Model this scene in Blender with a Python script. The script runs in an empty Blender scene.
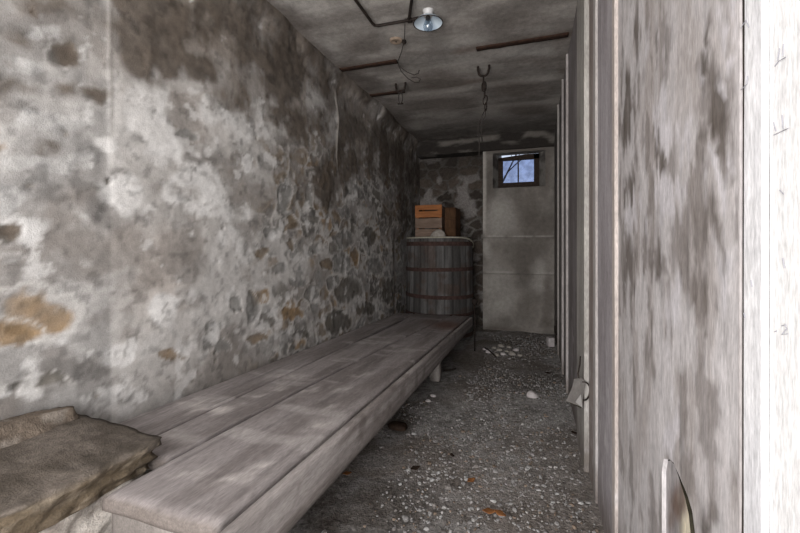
import bpy, bmesh, math, random
import numpy as np
from mathutils import Vector, Matrix
from mathutils.geometry import delaunay_2d_cdt

random.seed(7); rng = np.random.default_rng(7)
scene = bpy.context.scene
COL = scene.collection
PI = math.pi

# ------------------------------------------------------------------ camera
YAW = math.atan(133.0/400.0); CS, SN = math.cos(YAW), math.sin(YAW)
CAMZ = 1.0
cam = bpy.data.cameras.new('camera'); cam.sensor_width = 36.0; cam.lens = 18.0
cam.shift_y = -19.5/800.0; cam.clip_start = 0.02
cobj = bpy.data.objects.new('camera', cam); COL.objects.link(cobj)
cobj.location = (0, 0, CAMZ); cobj.rotation_euler = (PI/2, 0, YAW)
scene.camera = cobj

# survey helpers: where a sight line meets a wall / the floor
def ray(u, v):
    x = (u-400.0)/400.0; y = (247.0-v)/400.0
    return (x*CS-SN, CS+x*SN, y)
def on_x(u, v, X):
    d = ray(u, v); t = X/d[0]; return (d[1]*t, CAMZ+d[2]*t)        # (Y, z)
def on_z(u, v, Z):
    d = ray(u, v); t = (Z-CAMZ)/d[2]; return (d[0]*t, d[1]*t)      # (X, Y)
def on_y(u, v, Y):
    d = ray(u, v); t = Y/d[1]; return (d[0]*t, CAMZ+d[2]*t)        # (X, z)

# room
XL, XR, YB, YF, ZC = -1.38, 0.245, 4.88, -0.95, 2.33

# ------------------------------------------------------------------ noise
def _h(ix, iy, iz, s):
    n = (ix.astype(np.int64)*374761393 + iy.astype(np.int64)*668265263 + iz.astype(np.int64)*2147483647 + s*1274126177) & 0xffffffff
    n = ((n ^ (n >> 13))*1274126177) & 0xffffffff
    n = ((n ^ (n >> 16))*2246822519) & 0xffffffff
    n = n ^ (n >> 15)
    return (n & 0xffffff)/float(0x1000000)
def vnoise(p, s=0):
    i = np.floor(p); f = p-i; f = f*f*(3-2*f); i = i.astype(np.int64)
    r = 0
    for a in (0, 1):
        for b in (0, 1):
            for c in (0, 1):
                w = (f[:, 0] if a else 1-f[:, 0])*(f[:, 1] if b else 1-f[:, 1])*(f[:, 2] if c else 1-f[:, 2])
                r = r + w*_h(i[:, 0]+a, i[:, 1]+b, i[:, 2]+c, s)
    return r
def fbm(p, scale=1.0, octv=5, s=0, gain=0.5):
    p = np.asarray(p, float)*np.asarray(scale)
    r = 0; a = 1; t = 0
    for k in range(octv):
        r = r+a*vnoise(p+k*17.3, s+k); t += a; a *= gain; p = p*2.03
    return r/t
def worley(a, b, s=0, jit=0.9):
    ia = np.floor(a).astype(np.int64); ib = np.floor(b).astype(np.int64)
    z = np.zeros_like(ia)
    f1 = np.full(a.shape, 9.0); f2 = np.full(a.shape, 9.0); cid = np.zeros(a.shape)
    for da in (-1, 0, 1):
        for db in (-1, 0, 1):
            ca, cb = ia+da, ib+db
            pa = ca+0.5+jit*(_h(ca, cb, z, s)-0.5); pb = cb+0.5+jit*(_h(ca, cb, z, s+1)-0.5)
            d = np.hypot(a-pa, b-pb); h = _h(ca, cb, z, s+2)
            near = d < f1
            f2 = np.where(near, f1, np.minimum(f2, d)); cid = np.where(near, h, cid); f1 = np.where(near, d, f1)
    return f1, f2, cid
def ss(a, b, x):
    t = np.clip((x-a)/(b-a), 0, 1); return t*t*(3-2*t)
def mix(c, d, m):
    c = np.asarray(c, float); d = np.asarray(d, float); m = np.asarray(m)[:, None]
    return c*(1-m)+d*m
def worn(m, n, k=0.9, a=0.30, b=0.62):
    """patch mask m broken along its edges by noise n"""
    return ss(a, b, m+k*(n-0.5)*2.0*np.clip(m*2.5+0.15, 0, 1))
def xyz(*a):
    return np.stack(np.broadcast_arrays(*[np.asarray(q, float) for q in a]), 1)

def spots(a, b, lst, conv, pw=1.6):
    """union of soft worn patches; lst rows: u, v, half width, half height, strength, as surveyed on that surface"""
    m = np.zeros_like(a)
    for (u, v, ru, rv, k) in lst:
        c = conv(u, v); l = conv(u-ru, v); r = conv(u+ru, v); t = conv(u, v-rv); q = conv(u, v+rv)
        ux, uy = (r[0]-l[0])/2, (r[1]-l[1])/2; vx, vy = (q[0]-t[0])/2, (q[1]-t[1])/2; det = ux*vy-uy*vx
        p = ((a-c[0])*vy-(b-c[1])*vx)/det; h = ((b-c[1])*ux-(a-c[0])*uy)/det
        d = p*p+h*h
        m = np.maximum(m, k*np.exp(-np.power(d, pw)*0.8))
    return m

# ------------------------------------------------------------------ materials
def new_mat(name):
    m = bpy.data.materials.new(name); m.use_nodes = True
    nt = m.node_tree; b = nt.nodes['Principled BSDF']
    b.inputs['Specular IOR Level'].default_value = 0.25
    return m, nt, b
def N(nt, typ, **kw):
    n = nt.nodes.new(typ)
    for k, v in kw.items():
        if k in n.inputs: n.inputs[k].default_value = v
        else: setattr(n, k, v)
    return n
def L(nt, a, b): nt.links.new(a, b)
def mapped(nt, scale):
    tc = N(nt, 'ShaderNodeTexCoord'); mp = N(nt, 'ShaderNodeMapping'); mp.inputs['Scale'].default_value = scale
    L(nt, tc.outputs['Object'], mp.inputs['Vector']); return mp.outputs['Vector']
def ramp(nt, src, stops):
    r = N(nt, 'ShaderNodeValToRGB'); e = r.color_ramp.elements
    while len(e) < len(stops): e.new(0.5)
    for i, (p, c) in enumerate(stops):
        e[i].position = p; e[i].color = (c, c, c, 1) if isinstance(c, (int, float)) else (*c, 1)
    L(nt, src, r.inputs['Fac']); return r.outputs['Color']
def mul(nt, a, b, blend='MULTIPLY', f=1.0):
    m = N(nt, 'ShaderNodeMix', data_type='RGBA', blend_type=blend); m.inputs[0].default_value = f
    L(nt, a, m.inputs[6]); L(nt, b, m.inputs[7]); return m.outputs[2]
def vc_mat(name, stretch=(1, 1, 1), fine=55, lo=0.68, hi=1.3, bump=0.25, dist=0.01, rough=0.92, grit=230, g=0.2):
    """surface whose pigment map is stored on the mesh, broken up by procedural grain"""
    m, nt, b = new_mat(name)
    at = N(nt, 'ShaderNodeAttribute', attribute_name='Col')
    v = mapped(nt, stretch)
    n1 = N(nt, 'ShaderNodeTexNoise', Scale=fine, Detail=6.0, Roughness=0.65); L(nt, v, n1.inputs['Vector'])
    n2 = N(nt, 'ShaderNodeTexNoise', Scale=grit, Detail=3.0, Roughness=0.6); L(nt, v, n2.inputs['Vector'])
    c = mul(nt, at.outputs['Color'], ramp(nt, n1.outputs['Fac'], [(0.3, lo), (0.7, hi)]))
    c = mul(nt, c, ramp(nt, n2.outputs['Fac'], [(0.3, 1-g), (0.7, 1+g)]))
    L(nt, c, b.inputs['Base Color']); b.inputs['Roughness'].default_value = rough
    ad = N(nt, 'ShaderNodeMath', operation='ADD'); L(nt, n1.outputs['Fac'], ad.inputs[0]); L(nt, n2.outputs['Fac'], ad.inputs[1])
    bp = N(nt, 'ShaderNodeBump', Strength=bump, Distance=dist); L(nt, ad.outputs[0], bp.inputs['Height']); L(nt, bp.outputs[0], b.inputs['Normal'])
    return m
def noise_mat(name, stops, scale=(1, 1, 1), fine=20, rough=0.8, bump=0.2, metal=0.0, dist=0.004):
    m, nt, b = new_mat(name)
    v = mapped(nt, scale)
    n1 = N(nt, 'ShaderNodeTexNoise', Scale=fine, Detail=7.0, Roughness=0.65); L(nt, v, n1.inputs['Vector'])
    L(nt, ramp(nt, n1.outputs['Fac'], stops), b.inputs['Base Color'])
    b.inputs['Roughness'].default_value = rough; b.inputs['Metallic'].default_value = metal
    bp = N(nt, 'ShaderNodeBump', Strength=bump, Distance=dist); L(nt, n1.outputs['Fac'], bp.inputs['Height']); L(nt, bp.outputs[0], b.inputs['Normal'])
    return m

M = {}
M['plaster'] = vc_mat('stained_plaster', fine=30, lo=0.84, hi=1.14, bump=0.2, dist=0.010, g=0.09)
M['ceiling'] = vc_mat('stained_concrete', fine=30, lo=0.8, hi=1.18, bump=0.3, dist=0.008)
M['stone'] = vc_mat('rough_stone', fine=45, lo=0.7, hi=1.3, bump=0.45, dist=0.010)
M['floor'] = vc_mat('gravel_floor', fine=70, lo=0.5, hi=1.55, bump=0.9, dist=0.012, grit=160)
M['board'] = vc_mat('painted_board', stretch=(1, 1, 0.22), fine=60, lo=0.86, hi=1.12, bump=0.15, dist=0.004, rough=0.75)
M['plank'] = vc_mat('worn_plank', stretch=(1, 0.16, 1), fine=60, lo=0.86, hi=1.13, bump=0.25, dist=0.004, rough=0.7)
M['stave'] = vc_mat('old_stave', stretch=(1, 1, 0.12), fine=45, lo=0.75, hi=1.25, bump=0.3, dist=0.004)
M['rust'] = noise_mat('rust', [(0.3, (0.018, 0.010, 0.007)), (0.65, (0.055, 0.028, 0.018))], fine=40, rough=0.9)
M['rustdark'] = noise_mat('dark_rusty_iron', [(0.3, (0.010, 0.008, 0.007)), (0.7, (0.035, 0.024, 0.019))], fine=60, rough=0.75)
M['hoop'] = noise_mat('rusty_hoop', [(0.3, (0.030, 0.018, 0.015)), (0.65, (0.075, 0.043, 0.036))], fine=30, rough=0.9)
M['wire'] = noise_mat('old_wire', [(0.3, (0.02, 0.018, 0.016)), (0.7, (0.06, 0.05, 0.045))], fine=80)
M['crate'] = noise_mat('crate_pine', [(0.3, (0.20, 0.075, 0.026)), (0.7, (0.40, 0.16, 0.06))], scale=(0.15, 1, 1), fine=60)
M['crategrey'] = noise_mat('greyed_crate_board', [(0.3, (0.11, 0.075, 0.055)), (0.7, (0.25, 0.18, 0.14))], scale=(0.15, 1, 1), fine=50)
M['darkwood'] = noise_mat('dark_brown_wood', [(0.3, (0.045, 0.022, 0.010)), (0.7, (0.11, 0.055, 0.026))], scale=(1, 1, 0.2), fine=50)
M['framewood'] = noise_mat('dark_window_wood', [(0.3, (0.02, 0.014, 0.011)), (0.7, (0.06, 0.042, 0.033))], fine=50)
M['enamel'] = noise_mat('pale_enamel', [(0.3, (0.55, 0.66, 0.76)), (0.7, (0.72, 0.82, 0.90))], fine=12, rough=0.25, bump=0.02)
M['porcelain'] = noise_mat('porcelain', [(0.3, (0.50, 0.50, 0.50)), (0.7, (0.68, 0.68, 0.68))], fine=12, rough=0.35, bump=0.02)
M['rosette'] = noise_mat('pale_tan_wood', [(0.3, (0.24, 0.18, 0.13)), (0.7, (0.42, 0.33, 0.26))], fine=30)
M['leaf'] = noise_mat('dry_orange_leaf', [(0.3, (0.16, 0.065, 0.022)), (0.7, (0.34, 0.15, 0.055))], fine=60)
M['leafdark'] = noise_mat('dark_dead_leaf', [(0.3, (0.02, 0.012, 0.008)), (0.7, (0.05, 0.03, 0.02))], fine=60)
M['card'] = noise_mat('grey_cardboard', [(0.3, (0.11, 0.10, 0.095)), (0.7, (0.17, 0.16, 0.15))], fine=25, rough=0.9)
M['whitestone'] = noise_mat('pale_stone', [(0.3, (0.36, 0.33, 0.33)), (0.7, (0.60, 0.56, 0.56))], fine=30, bump=0.5)
M['mortar'] = noise_mat('broken_mortar', [(0.3, (0.20, 0.18, 0.16)), (0.7, (0.42, 0.39, 0.35))], fine=30, bump=0.6)
M['gravel'] = None
M['pencil'] = noise_mat('pencil_mark', [(0.3, (0.24, 0.24, 0.27)), (0.7, (0.36, 0.36, 0.40))], fine=90)
M['bark'] = noise_mat('bark', [(0.3, (0.03, 0.03, 0.04)), (0.7, (0.07, 0.065, 0.07))], fine=30)
M['ground'] = noise_mat('ground_outside', [(0.3, (0.10, 0.09, 0.06)), (0.7, (0.2, 0.18, 0.12))], fine=6)
M['dark'] = noise_mat('dark_wood_and_shade', [(0.3, (0.012, 0.010, 0.006)), (0.7, (0.03, 0.026, 0.014))], fine=30)  # dark wood, also the painted shade at the insert edge and flap

def glass_mat(name, tint, gloss=0.08, rough=0.08):
    m, nt, b = new_mat(name); nt.nodes.remove(b)
    out = [n for n in nt.nodes if n.type == 'OUTPUT_MATERIAL'][0]
    tr = N(nt, 'ShaderNodeBsdfTransparent'); tr.inputs[0].default_value = (*tint, 1)
    gl = N(nt, 'ShaderNodeBsdfGlossy', Roughness=rough); gl.inputs[0].default_value = (0.9, 0.9, 0.9, 1)
    v = mapped(nt, (1, 1, 1)); n1 = N(nt, 'ShaderNodeTexNoise', Scale=14.0, Detail=5.0); L(nt, v, n1.inputs['Vector'])
    rp = ramp(nt, n1.outputs['Fac'], [(0.35, tuple(0.80*q for q in tint)), (0.65, tint)]); L(nt, rp, tr.inputs[0])
    mx = N(nt, 'ShaderNodeMixShader'); mx.inputs[0].default_value = gloss
    L(nt, tr.outputs[0], mx.inputs[1]); L(nt, gl.outputs[0], mx.inputs[2]); L(nt, mx.outputs[0], out.inputs[0])
    return m
M['pane'] = glass_mat('dusty_blue_pane', (0.68, 0.74, 0.89))
M['bulb'] = glass_mat('clear_bulb', (0.80, 0.86, 0.92), 0.22, 0.05)

# ------------------------------------------------------------------ object helpers
def tag(o, label=None, cat=None, group=None, kind=None):
    if label: o['label'] = label
    if cat: o['category'] = cat
    if group: o['group'] = group
    if kind: o['kind'] = kind
    return o
def thing(name, loc, label, cat, group=None, rot=(0, 0, 0)):
    o = bpy.data.objects.new(name, None); COL.objects.link(o); o.location = loc; o.rotation_euler = rot
    o.empty_display_size = 0.05
    return tag(o, label, cat, group)
def link(name, me, mat, parent=None, smooth=True, loc=None):
    me.materials.clear(); me.materials.append(mat)
    if smooth: me.polygons.foreach_set('use_smooth', [True]*len(me.polygons))
    o = bpy.data.objects.new(name, me); COL.objects.link(o)
    if loc is not None: o.location = loc
    if parent is not None:
        o.parent = parent
    return o
def from_np(name, V, F, C=None):
    me = bpy.data.meshes.new(name)
    V = np.asarray(V, float)
    me.from_pydata(V.tolist(), [], F if isinstance(F, list) else F.tolist()); me.update()
    if C is not None: paint(me, C)
    return me
def paint(me, C):
    C = np.clip(np.asarray(C, float), 0.002, 0.92)
    a = me.color_attributes.new('Col', 'FLOAT_COLOR', 'POINT')
    buf = np.ones((len(me.vertices), 4), np.float32); buf[:, :3] = C
    a.data.foreach_set('color', buf.ravel())
def coords(me):
    v = np.empty(len(me.vertices)*3); me.vertices.foreach_get('co', v); return v.reshape(-1, 3)
def grid(A, B, keep=None):
    """quad grid over coordinate arrays; returns flat a, b and faces (na x nb)"""
    na, nb = len(A), len(B); a, b = np.meshgrid(A, B, indexing='ij')
    i, j = np.meshgrid(np.arange(na-1), np.arange(nb-1), indexing='ij')
    q = np.stack([i*nb+j, (i+1)*nb+j, (i+1)*nb+j+1, i*nb+j+1], -1).reshape(-1, 4)
    if keep is not None:
        ca = 0.5*(A[:-1]+A[1:]); cb = 0.5*(B[:-1]+B[1:]); x, y = np.meshgrid(ca, cb, indexing='ij')
        q = q[keep(x.ravel(), y.ravel())]
    return a.ravel(), b.ravel(), q
def gbox(lo, hi, step, warp=None, col=None, name='b', bev=0.0):
    """box gridded on all six faces, then warped and pigmented; warp(V)->V, col(V)->rgb"""
    lo = np.array(lo, float); hi = np.array(hi, float)
    st = np.array(step if hasattr(step, '__len__') else (step,)*3, float)
    n = np.maximum(1, np.round((hi-lo)/st)).astype(int)
    key = {}; V = []; F = []
    def vid(i, j, k):
        t = (i, j, k)
        if t not in key:
            key[t] = len(V); V.append((i, j, k))
        return key[t]
    nx, ny, nz = n
    for i in range(nx):
        for j in range(ny):
            F.append((vid(i, j, 0), vid(i, j+1, 0), vid(i+1, j+1, 0), vid(i+1, j, 0)))
            F.append((vid(i, j, nz), vid(i+1, j, nz), vid(i+1, j+1, nz), vid(i, j+1, nz)))
    for i in range(nx):
        for k in range(nz):
            F.append((vid(i, 0, k), vid(i+1, 0, k), vid(i+1, 0, k+1), vid(i, 0, k+1)))
            F.append((vid(i, ny, k), vid(i, ny, k+1), vid(i+1, ny, k+1), vid(i+1, ny, k)))
    for j in range(ny):
        for k in range(nz):
            F.append((vid(0, j, k), vid(0, j, k+1), vid(0, j+1, k+1), vid(0, j+1, k)))
            F.append((vid(nx, j, k), vid(nx, j+1, k), vid(nx, j+1, k+1), vid(nx, j, k+1)))
    P = lo+(hi-lo)*(np.array(V)/n)
    if bev:
        # round the edges by pulling the outermost vertices in along two axes
        e = [(np.isclose(P[:, q], lo[q]) | np.isclose(P[:, q], hi[q])) for q in range(3)]
        c = 0.5*(lo+hi)
        cnt = e[0].astype(int)+e[1]+e[2]
        for q in range(3):
            s = e[q] & (cnt >= 2); P[s, q] += -np.sign(P[s, q]-c[q])*bev
    P0 = P.copy()
    if warp is not None: P = warp(P)
    return from_np(name, P, F, col(P0) if col is not None else None)

class MB:
    def __init__(s): s.bm = bmesh.new()
    def box(s, c, d, rot=None, bev=0.0, seg=2):
        r = bmesh.ops.create_cube(s.bm, size=1.0)
        vs = r['verts']
        mt = Matrix.Translation(c) @ (rot.to_4x4() if rot is not None else Matrix.Identity(4)) @ Matrix.Diagonal((*d, 1))
        bmesh.ops.transform(s.bm, matrix=mt, verts=vs)
        if bev:
            es = list({e for v in vs for e in v.link_edges})
            bmesh.ops.bevel(s.bm, geom=es, offset=bev, segments=seg, affect='EDGES', profile=0.5)
        return s
    def tube(s, pts, r, n=8, closed=False):
        pts = [Vector(p) for p in pts]; m = len(pts); rings = []
        rr = r if hasattr(r, '__len__') else [r]*m
        up = None
        for i, p in enumerate(pts):
            if closed: t = pts[(i+1) % m]-pts[i-1]
            else: t = pts[min(i+1, m-1)]-pts[max(i-1, 0)]
            t.normalize()
            if up is None:
                up = Vector((0, 0, 1)) if abs(t.z) < 0.9 else Vector((1, 0, 0))
            a = up-t*up.dot(t)
            if a.length < 1e-5: a = Vector((1, 0, 0))-t*t.x
            a.normalize(); up = a; b = t.cross(a)
            rings.append([s.bm.verts.new(p+(a*math.cos(2*PI*k/n)+b*math.sin(2*PI*k/n))*rr[i]) for k in range(n)])
        for i in range(m if closed else m-1):
            A, B = rings[i], rings[(i+1) % m]
            for k in range(n): s.bm.faces.new((A[k], A[(k+1) % n], B[(k+1) % n], B[k]))
        if not closed:
            s.bm.faces.new(list(reversed(rings[0]))); s.bm.faces.new(rings[-1])
        return s
    def lathe(s, prof, n=24, c=(0, 0, 0)):
        rings = []
        for (r, z) in prof:
            if r < 1e-6: rings.append([s.bm.verts.new((c[0], c[1], c[2]+z))])
            else: rings.append([s.bm.verts.new((c[0]+r*math.cos(2*PI*k/n), c[1]+r*math.sin(2*PI*k/n), c[2]+z)) for k in range(n)])
        for A, B in zip(rings, rings[1:]):
            for k in range(n):
                k2 = (k+1) % n
                if len(A) == 1 and len(B) == 1: continue
                if len(A) == 1: s.bm.faces.new((A[0], B[k2], B[k]))
                elif len(B) == 1: s.bm.faces.new((A[k], A[k2], B[0]))
                else: s.bm.faces.new((A[k], A[k2], B[k2], B[k]))
        return s
    def prism(s, poly, vec):
        a = [s.bm.verts.new(p) for p in poly]; b = [s.bm.verts.new(Vector(p)+Vector(vec)) for p in poly]
        s.bm.faces.new(a); s.bm.faces.new(list(reversed(b)))
        for i in range(len(a)):
            j = (i+1) % len(a); s.bm.faces.new((a[j], a[i], b[i], b[j]))
        return s
    def build(s, name, mat, parent=None, smooth=False, loc=None):
        bmesh.ops.recalc_face_normals(s.bm, faces=s.bm.faces)
        me = bpy.data.meshes.new(name); s.bm.to_mesh(me); s.bm.free()
        return link(name, me, mat, parent, smooth, loc)
def rotz(a): return Matrix.Rotation(a, 3, 'Z')

# ================================================================== SETTING
# ---- left wall: plastered rubble masonry
WHITE = np.array((0.47, 0.452, 0.435)); GREY = np.array((0.30, 0.282, 0.268)); PINK = np.array((0.47, 0.42, 0.385))
DARK = np.array((0.085, 0.068, 0.054))
cl = lambda u, v: on_x(u, v, XL)
L_DARK = [(165, 35, 38, 42, 1), (190, 66, 35, 18, .95), (215, 20, 45, 30, .85), (140, 15, 14, 30, .8), (70, 52, 17, 17, .8), (20, 30, 25, 14, .6),
          (100, 92, 16, 9, .7), (45, 92, 60, 12, .6), (255, 45, 30, 40, .75), (292, 60, 35, 45, .85), (310, 118, 22, 22, .8), (275, 110, 25, 16, .6), (240, 95, 25, 20, .5),
          (325, 185, 22, 24, .7), (345, 140, 10, 28, .75), (352, 165, 14, 20, .7), (385, 150, 8, 38, .8), (403, 165, 7, 40, .7), (372, 150, 10, 22, .6), (395, 120, 20, 12, .6),
          (35, 5, 30, 8, .7), (8, 62, 10, 8, .5), (265, 15, 15, 30, .7), (335, 85, 10, 20, .6), (15, 237, 20, 9, .75), (42, 152, 20, 5, .6), (408, 210, 6, 25, .5)]
L_GREY = [(135, 138, 24, 8, .9), (225, 160, 25, 9, .8), (205, 168, 18, 12, .8), (110, 152, 18, 8, .6), (45, 188, 55, 7, .7), (175, 192, 18, 9, .8), (115, 215, 30, 18, .6), (185, 262, 25, 20, .6),
          (90, 285, 35, 14, .6), (200, 300, 15, 15, .6), (130, 270, 20, 30, .6), (60, 370, 40, 12, .7), (60, 78, 55, 14, .7), (50, 15, 55, 12, .7), (60, 200, 50, 10, .6), (70, 290, 40, 12, .7), (215, 325, 11, 8, .9), (30, 215, 20, 8, .4), (85, 120, 15, 10, .3), (145, 225, 20, 10, .7), (160, 250, 35, 10, .6)]
L_WHITE = [(48, 126, 40, 11, 1), (55, 164, 50, 8, 1), (152, 108, 18, 26, .8), (172, 142, 18, 13, 1), (205, 152, 9, 8, 1), (248, 165, 6, 8, 1), (45, 235, 30, 13, 1), (22, 261, 28, 9, .9), (92, 262, 12, 9, 1),
           (12, 203, 22, 14, .9), (132, 196, 20, 20, .8), (208, 190, 35, 22, .9), (115, 353, 14, 9, 1), (25, 62, 25, 12, .8), (45, 25, 12, 6, .6), (110, 60, 14, 20, .6), (130, 398, 25, 7, 1), (8, 388, 14, 6, 1),
           (90, 223, 10, 10, .8), (240, 210, 18, 16, .7), (350, 190, 8, 10, .7), (353, 198, 5, 4, 1), (255, 125, 25, 20, .4), (335, 120, 12, 12, .5), (55, 290, 15, 6, .8), (170, 320, 14, 18, .6), (235, 240, 12, 12, .8), (215, 110, 20, 18, .35)]
L_PINK = [(170, 280, 28, 45, .9), (90, 200, 20, 12, .5), (215, 130, 30, 14, .5), (190, 95, 40, 14, .5), (130, 235, 25, 15, .6), (100, 75, 20, 20, .4)]
# stones laid bare: u, v, half size, tone
L_STONE = [(40, 312, 44, 22, 'o'), (18, 330, 26, 14, 'o'), (12, 238, 17, 9, 'd'), (3, 150, 9, 6, 'o'), (170, 356, 15, 6, 'o'), (264, 295, 10, 10, 'o'), (294, 312, 14, 7, 'o'), (269, 321, 11, 7, 'd'), (260, 340, 9, 7, 'b'),
           (264, 251, 8, 5, 'b'), (314, 293, 7, 7, 'g'), (351, 291, 12, 13, 'd'), (342, 322, 11, 11, 'd'), (357, 258, 4, 8, 'o'), (344, 262, 10, 10, 'g'), (329, 264, 6, 6, 'b'), (348, 240, 9, 8, 'g'),
           (296, 222, 8, 9, 'b'), (218, 326, 10, 7, 'g'), (228, 347, 10, 6, 'g'), (305, 336, 8, 5, 'd'), (368, 310, 12, 8, 'd'), (377, 266, 8, 9, 'g'), (293, 246, 5, 5, 'b'), (282, 272, 8, 6, 'g'), (256, 306, 6, 16, 'g'), (300, 280, 10, 4, 'g'),
           (273, 232, 8, 8, 'g'), (288, 195, 7, 11, 'g'), (192, 137, 9, 6, 'g'), (65, 52, 16, 14, 'd'), (210, 340, 8, 8, 'g'), (325, 332, 8, 8, 'b'), (390, 290, 6, 12, 'd'), (335, 282, 6, 8, 'g'), (240, 305, 5, 7, 'g'), (320, 246, 6, 6, 'g'), (372, 236, 6, 8, 'd'), (45, 383, 28, 5, 'd')]
TONE = {'o': (0.27, 0.185, 0.105), 'd': (0.135, 0.125, 0.11), 'b': (0.19, 0.145, 0.10), 'g': (0.25, 0.245, 0.235)}

A = np.arange(YF-0.02, 5.12, 0.011); B = np.arange(-0.02, ZC+0.06, 0.011)
y, z, F = grid(A, B)
P = xyz(y, z, 0)
wy = y+0.11*(fbm(P, 5, 4, 11)-0.5)+0.05*(fbm(P, 18, 3, 12)-0.5); wz = z+0.11*(fbm(P, 5, 4, 21)-0.5)+0.05*(fbm(P, 18, 3, 22)-0.5)
n_lo = fbm(P, 1.7, 4, 31); n_md = fbm(P, 6, 5, 32); n_hi = fbm(P, 22, 4, 33); n_st = fbm(P, (9, 1.6, 1), 5, 34)
c = mix(np.tile(GREY, (len(y), 1)), np.tile(WHITE, (len(y), 1)), ss(0.42, 0.60, 0.45*n_lo+0.4*n_md+0.15*n_hi)*0.9)
c = mix(c, PINK, spots(wy, wz, L_PINK, cl)*0.75)
c = mix(c, GREY*0.85, worn(spots(wy, wz, L_GREY, cl), n_md, 1.2, 0.25, 0.55)*0.75)
white = worn(spots(wy, wz, L_WHITE, cl), n_md, 1.2, 0.22, 0.62)
c = mix(c, (0.70, 0.69, 0.68), white*0.9)
vein = np.abs(fbm(P, 7, 5, 43)-0.5); c = mix(c, (0.20, 0.185, 0.175), ss(0.022, 0.004, vein)*ss(0.46, 0.56, n_md)*0.55)
cloud = fbm(P, (4.5, 7, 1), 6, 45); c = mix(c, (0.24, 0.215, 0.195), ss(0.52, 0.62, cloud)*0.6); c = mix(c, (0.60, 0.585, 0.57), ss(0.47, 0.40, cloud)*0.5)
c = c*(1-0.30*ss(1.02, 0.99, y)*ss(0.35, 0.6, n_md+0.2*(n_lo-.5)))[:, None]*np.where(y < 1.0, 0.86, 1.0)[:, None]
# rubble courses showing through the worn plaster
far = ss(1.45, 2.2, y+0.3*(n_lo-0.5))*ss(2.05, 1.35, z-0.12*(y-2.0))
f1, f2, cid = worley(wy*6.2, wz*8.5, 5)
edge = f2-f1
expo = ss(0.38, 0.52, 0.55*n_md+0.25*n_lo+0.2*n_hi+0.22*(cid-0.5))
st = ss(0.05, 0.22, edge)*expo*far
tone = np.where((cid < 0.2)[:, None], TONE['o'], np.where((cid < 0.45)[:, None], TONE['d'], np.where((cid < 0.7)[:, None], TONE['b'], TONE['g'])))
c = mix(c, (0.54, 0.52, 0.495), far*ss(0.16, 0.04, edge)*ss(0.42, 0.56, n_md+0.3*(n_hi-.5))*0.7)
c = mix(c, np.asarray(tone)*(0.5+1.0*n_hi)[:, None], st*0.85*ss(0.36, 0.5, n_hi))
g1, g2, gid = worley(wy*13, wz*15, 9)
c = mix(c, GREY*0.42, ss(0.55, 0.72, gid)*ss(0.10, 0.3, g2-g1)*ss(0.45, 0.55, n_md)*far*0.8)
hgt = 0.012*(n_md-0.5)+0.006*(n_hi-0.5)+0.028*(n_lo-0.5)-0.003*st
for (u, v, ru, rv, k) in L_STONE:
    m0 = spots(wy, wz, [(u, v, ru, rv, 1.0)], cl, 2.6)
    m = ss(0.25, 0.7, m0+0.9*(n_hi-.5)+0.7*(n_md-.5)*(m0 > 0.03))*(0.65+0.5*n_hi)
    c = mix(c, (0.56, 0.545, 0.525), np.clip(ss(0.02, 0.2, m0)*(1-ss(0.2, 0.5, m0)), 0, 1)*0.6)
    c = mix(c, np.array(TONE[k])*0.92*(0.3+0.7*n_hi+0.7*fbm(P, (16, 40, 1), 4, 47))[:, None], np.clip(m, 0, 1)*0.92)
    hgt -= 0.005*m
dark = worn(spots(wy, wz, L_DARK, cl), 0.35*n_md+0.4*n_st+0.25*n_hi, 1.5, 0.03, 0.78)*0.95
# darker, broken-up band under the ceiling and towards the back
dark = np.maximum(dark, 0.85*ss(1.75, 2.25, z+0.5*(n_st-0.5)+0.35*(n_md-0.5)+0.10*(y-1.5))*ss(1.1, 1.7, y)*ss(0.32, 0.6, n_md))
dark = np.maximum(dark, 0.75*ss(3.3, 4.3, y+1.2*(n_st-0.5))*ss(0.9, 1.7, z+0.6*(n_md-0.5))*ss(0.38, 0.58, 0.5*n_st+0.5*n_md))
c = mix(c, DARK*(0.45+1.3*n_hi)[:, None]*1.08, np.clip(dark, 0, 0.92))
c = mix(c, (0.27, 0.225, 0.185), ss(1.5, 2.1, z+0.4*(n_st-.5))*ss(0.44, 0.58, fbm(P, (5, 3, 1), 5, 35))*0.55*ss(0.9, 0.3, dark))
# dark pitting and pale efflorescence rims
c = mix(c, c*0.5, ss(0.60, 0.70, fbm(P, 30, 4, 41))*0.6)
c = mix(c, (0.70, 0.69, 0.68), ss(0.63, 0.72, fbm(P, 14, 5, 42))*ss(0.3, 0.2, dark)*0.6)
# mineral run below the beam end, and the vertical joint between two plaster fields
run = np.exp(-((y-2.72-0.02*np.sin(z*14)-0.05*(n_md-.5))/0.012)**2)*ss(1.55, 1.7, z)*ss(2.2, 2.1, z)
c = mix(c, (0.62, 0.58, 0.53), run*0.85)
jt = np.exp(-((y-1.0-0.004*np.sin(z*9))/0.007)**2)*ss(1.15, 1.3, z)
c = mix(c, (0.70, 0.68, 0.66), jt*0.22); c = mix(c, (0.10, 0.09, 0.08), np.exp(-((y-1.012)/0.006)**2)*ss(1.3, 1.5, z)*0.6)
hgt -= 0.035*ss(3.95, 4.15, y)*ss(1.25, 1.1, z)
hgt += 0.005*run-0.005*ss(1.01, 0.99, y)*ss(1.0, 1.3, z)
# rough, heavy plaster roll at the ceiling
hgt += 0.05*ss(2.16, 2.33, z+0.10*(n_md-0.5))*(0.5+n_lo)
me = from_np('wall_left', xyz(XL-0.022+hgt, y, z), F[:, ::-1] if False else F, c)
tag(link('wall_left', me, M['plaster']), kind='structure')

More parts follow.
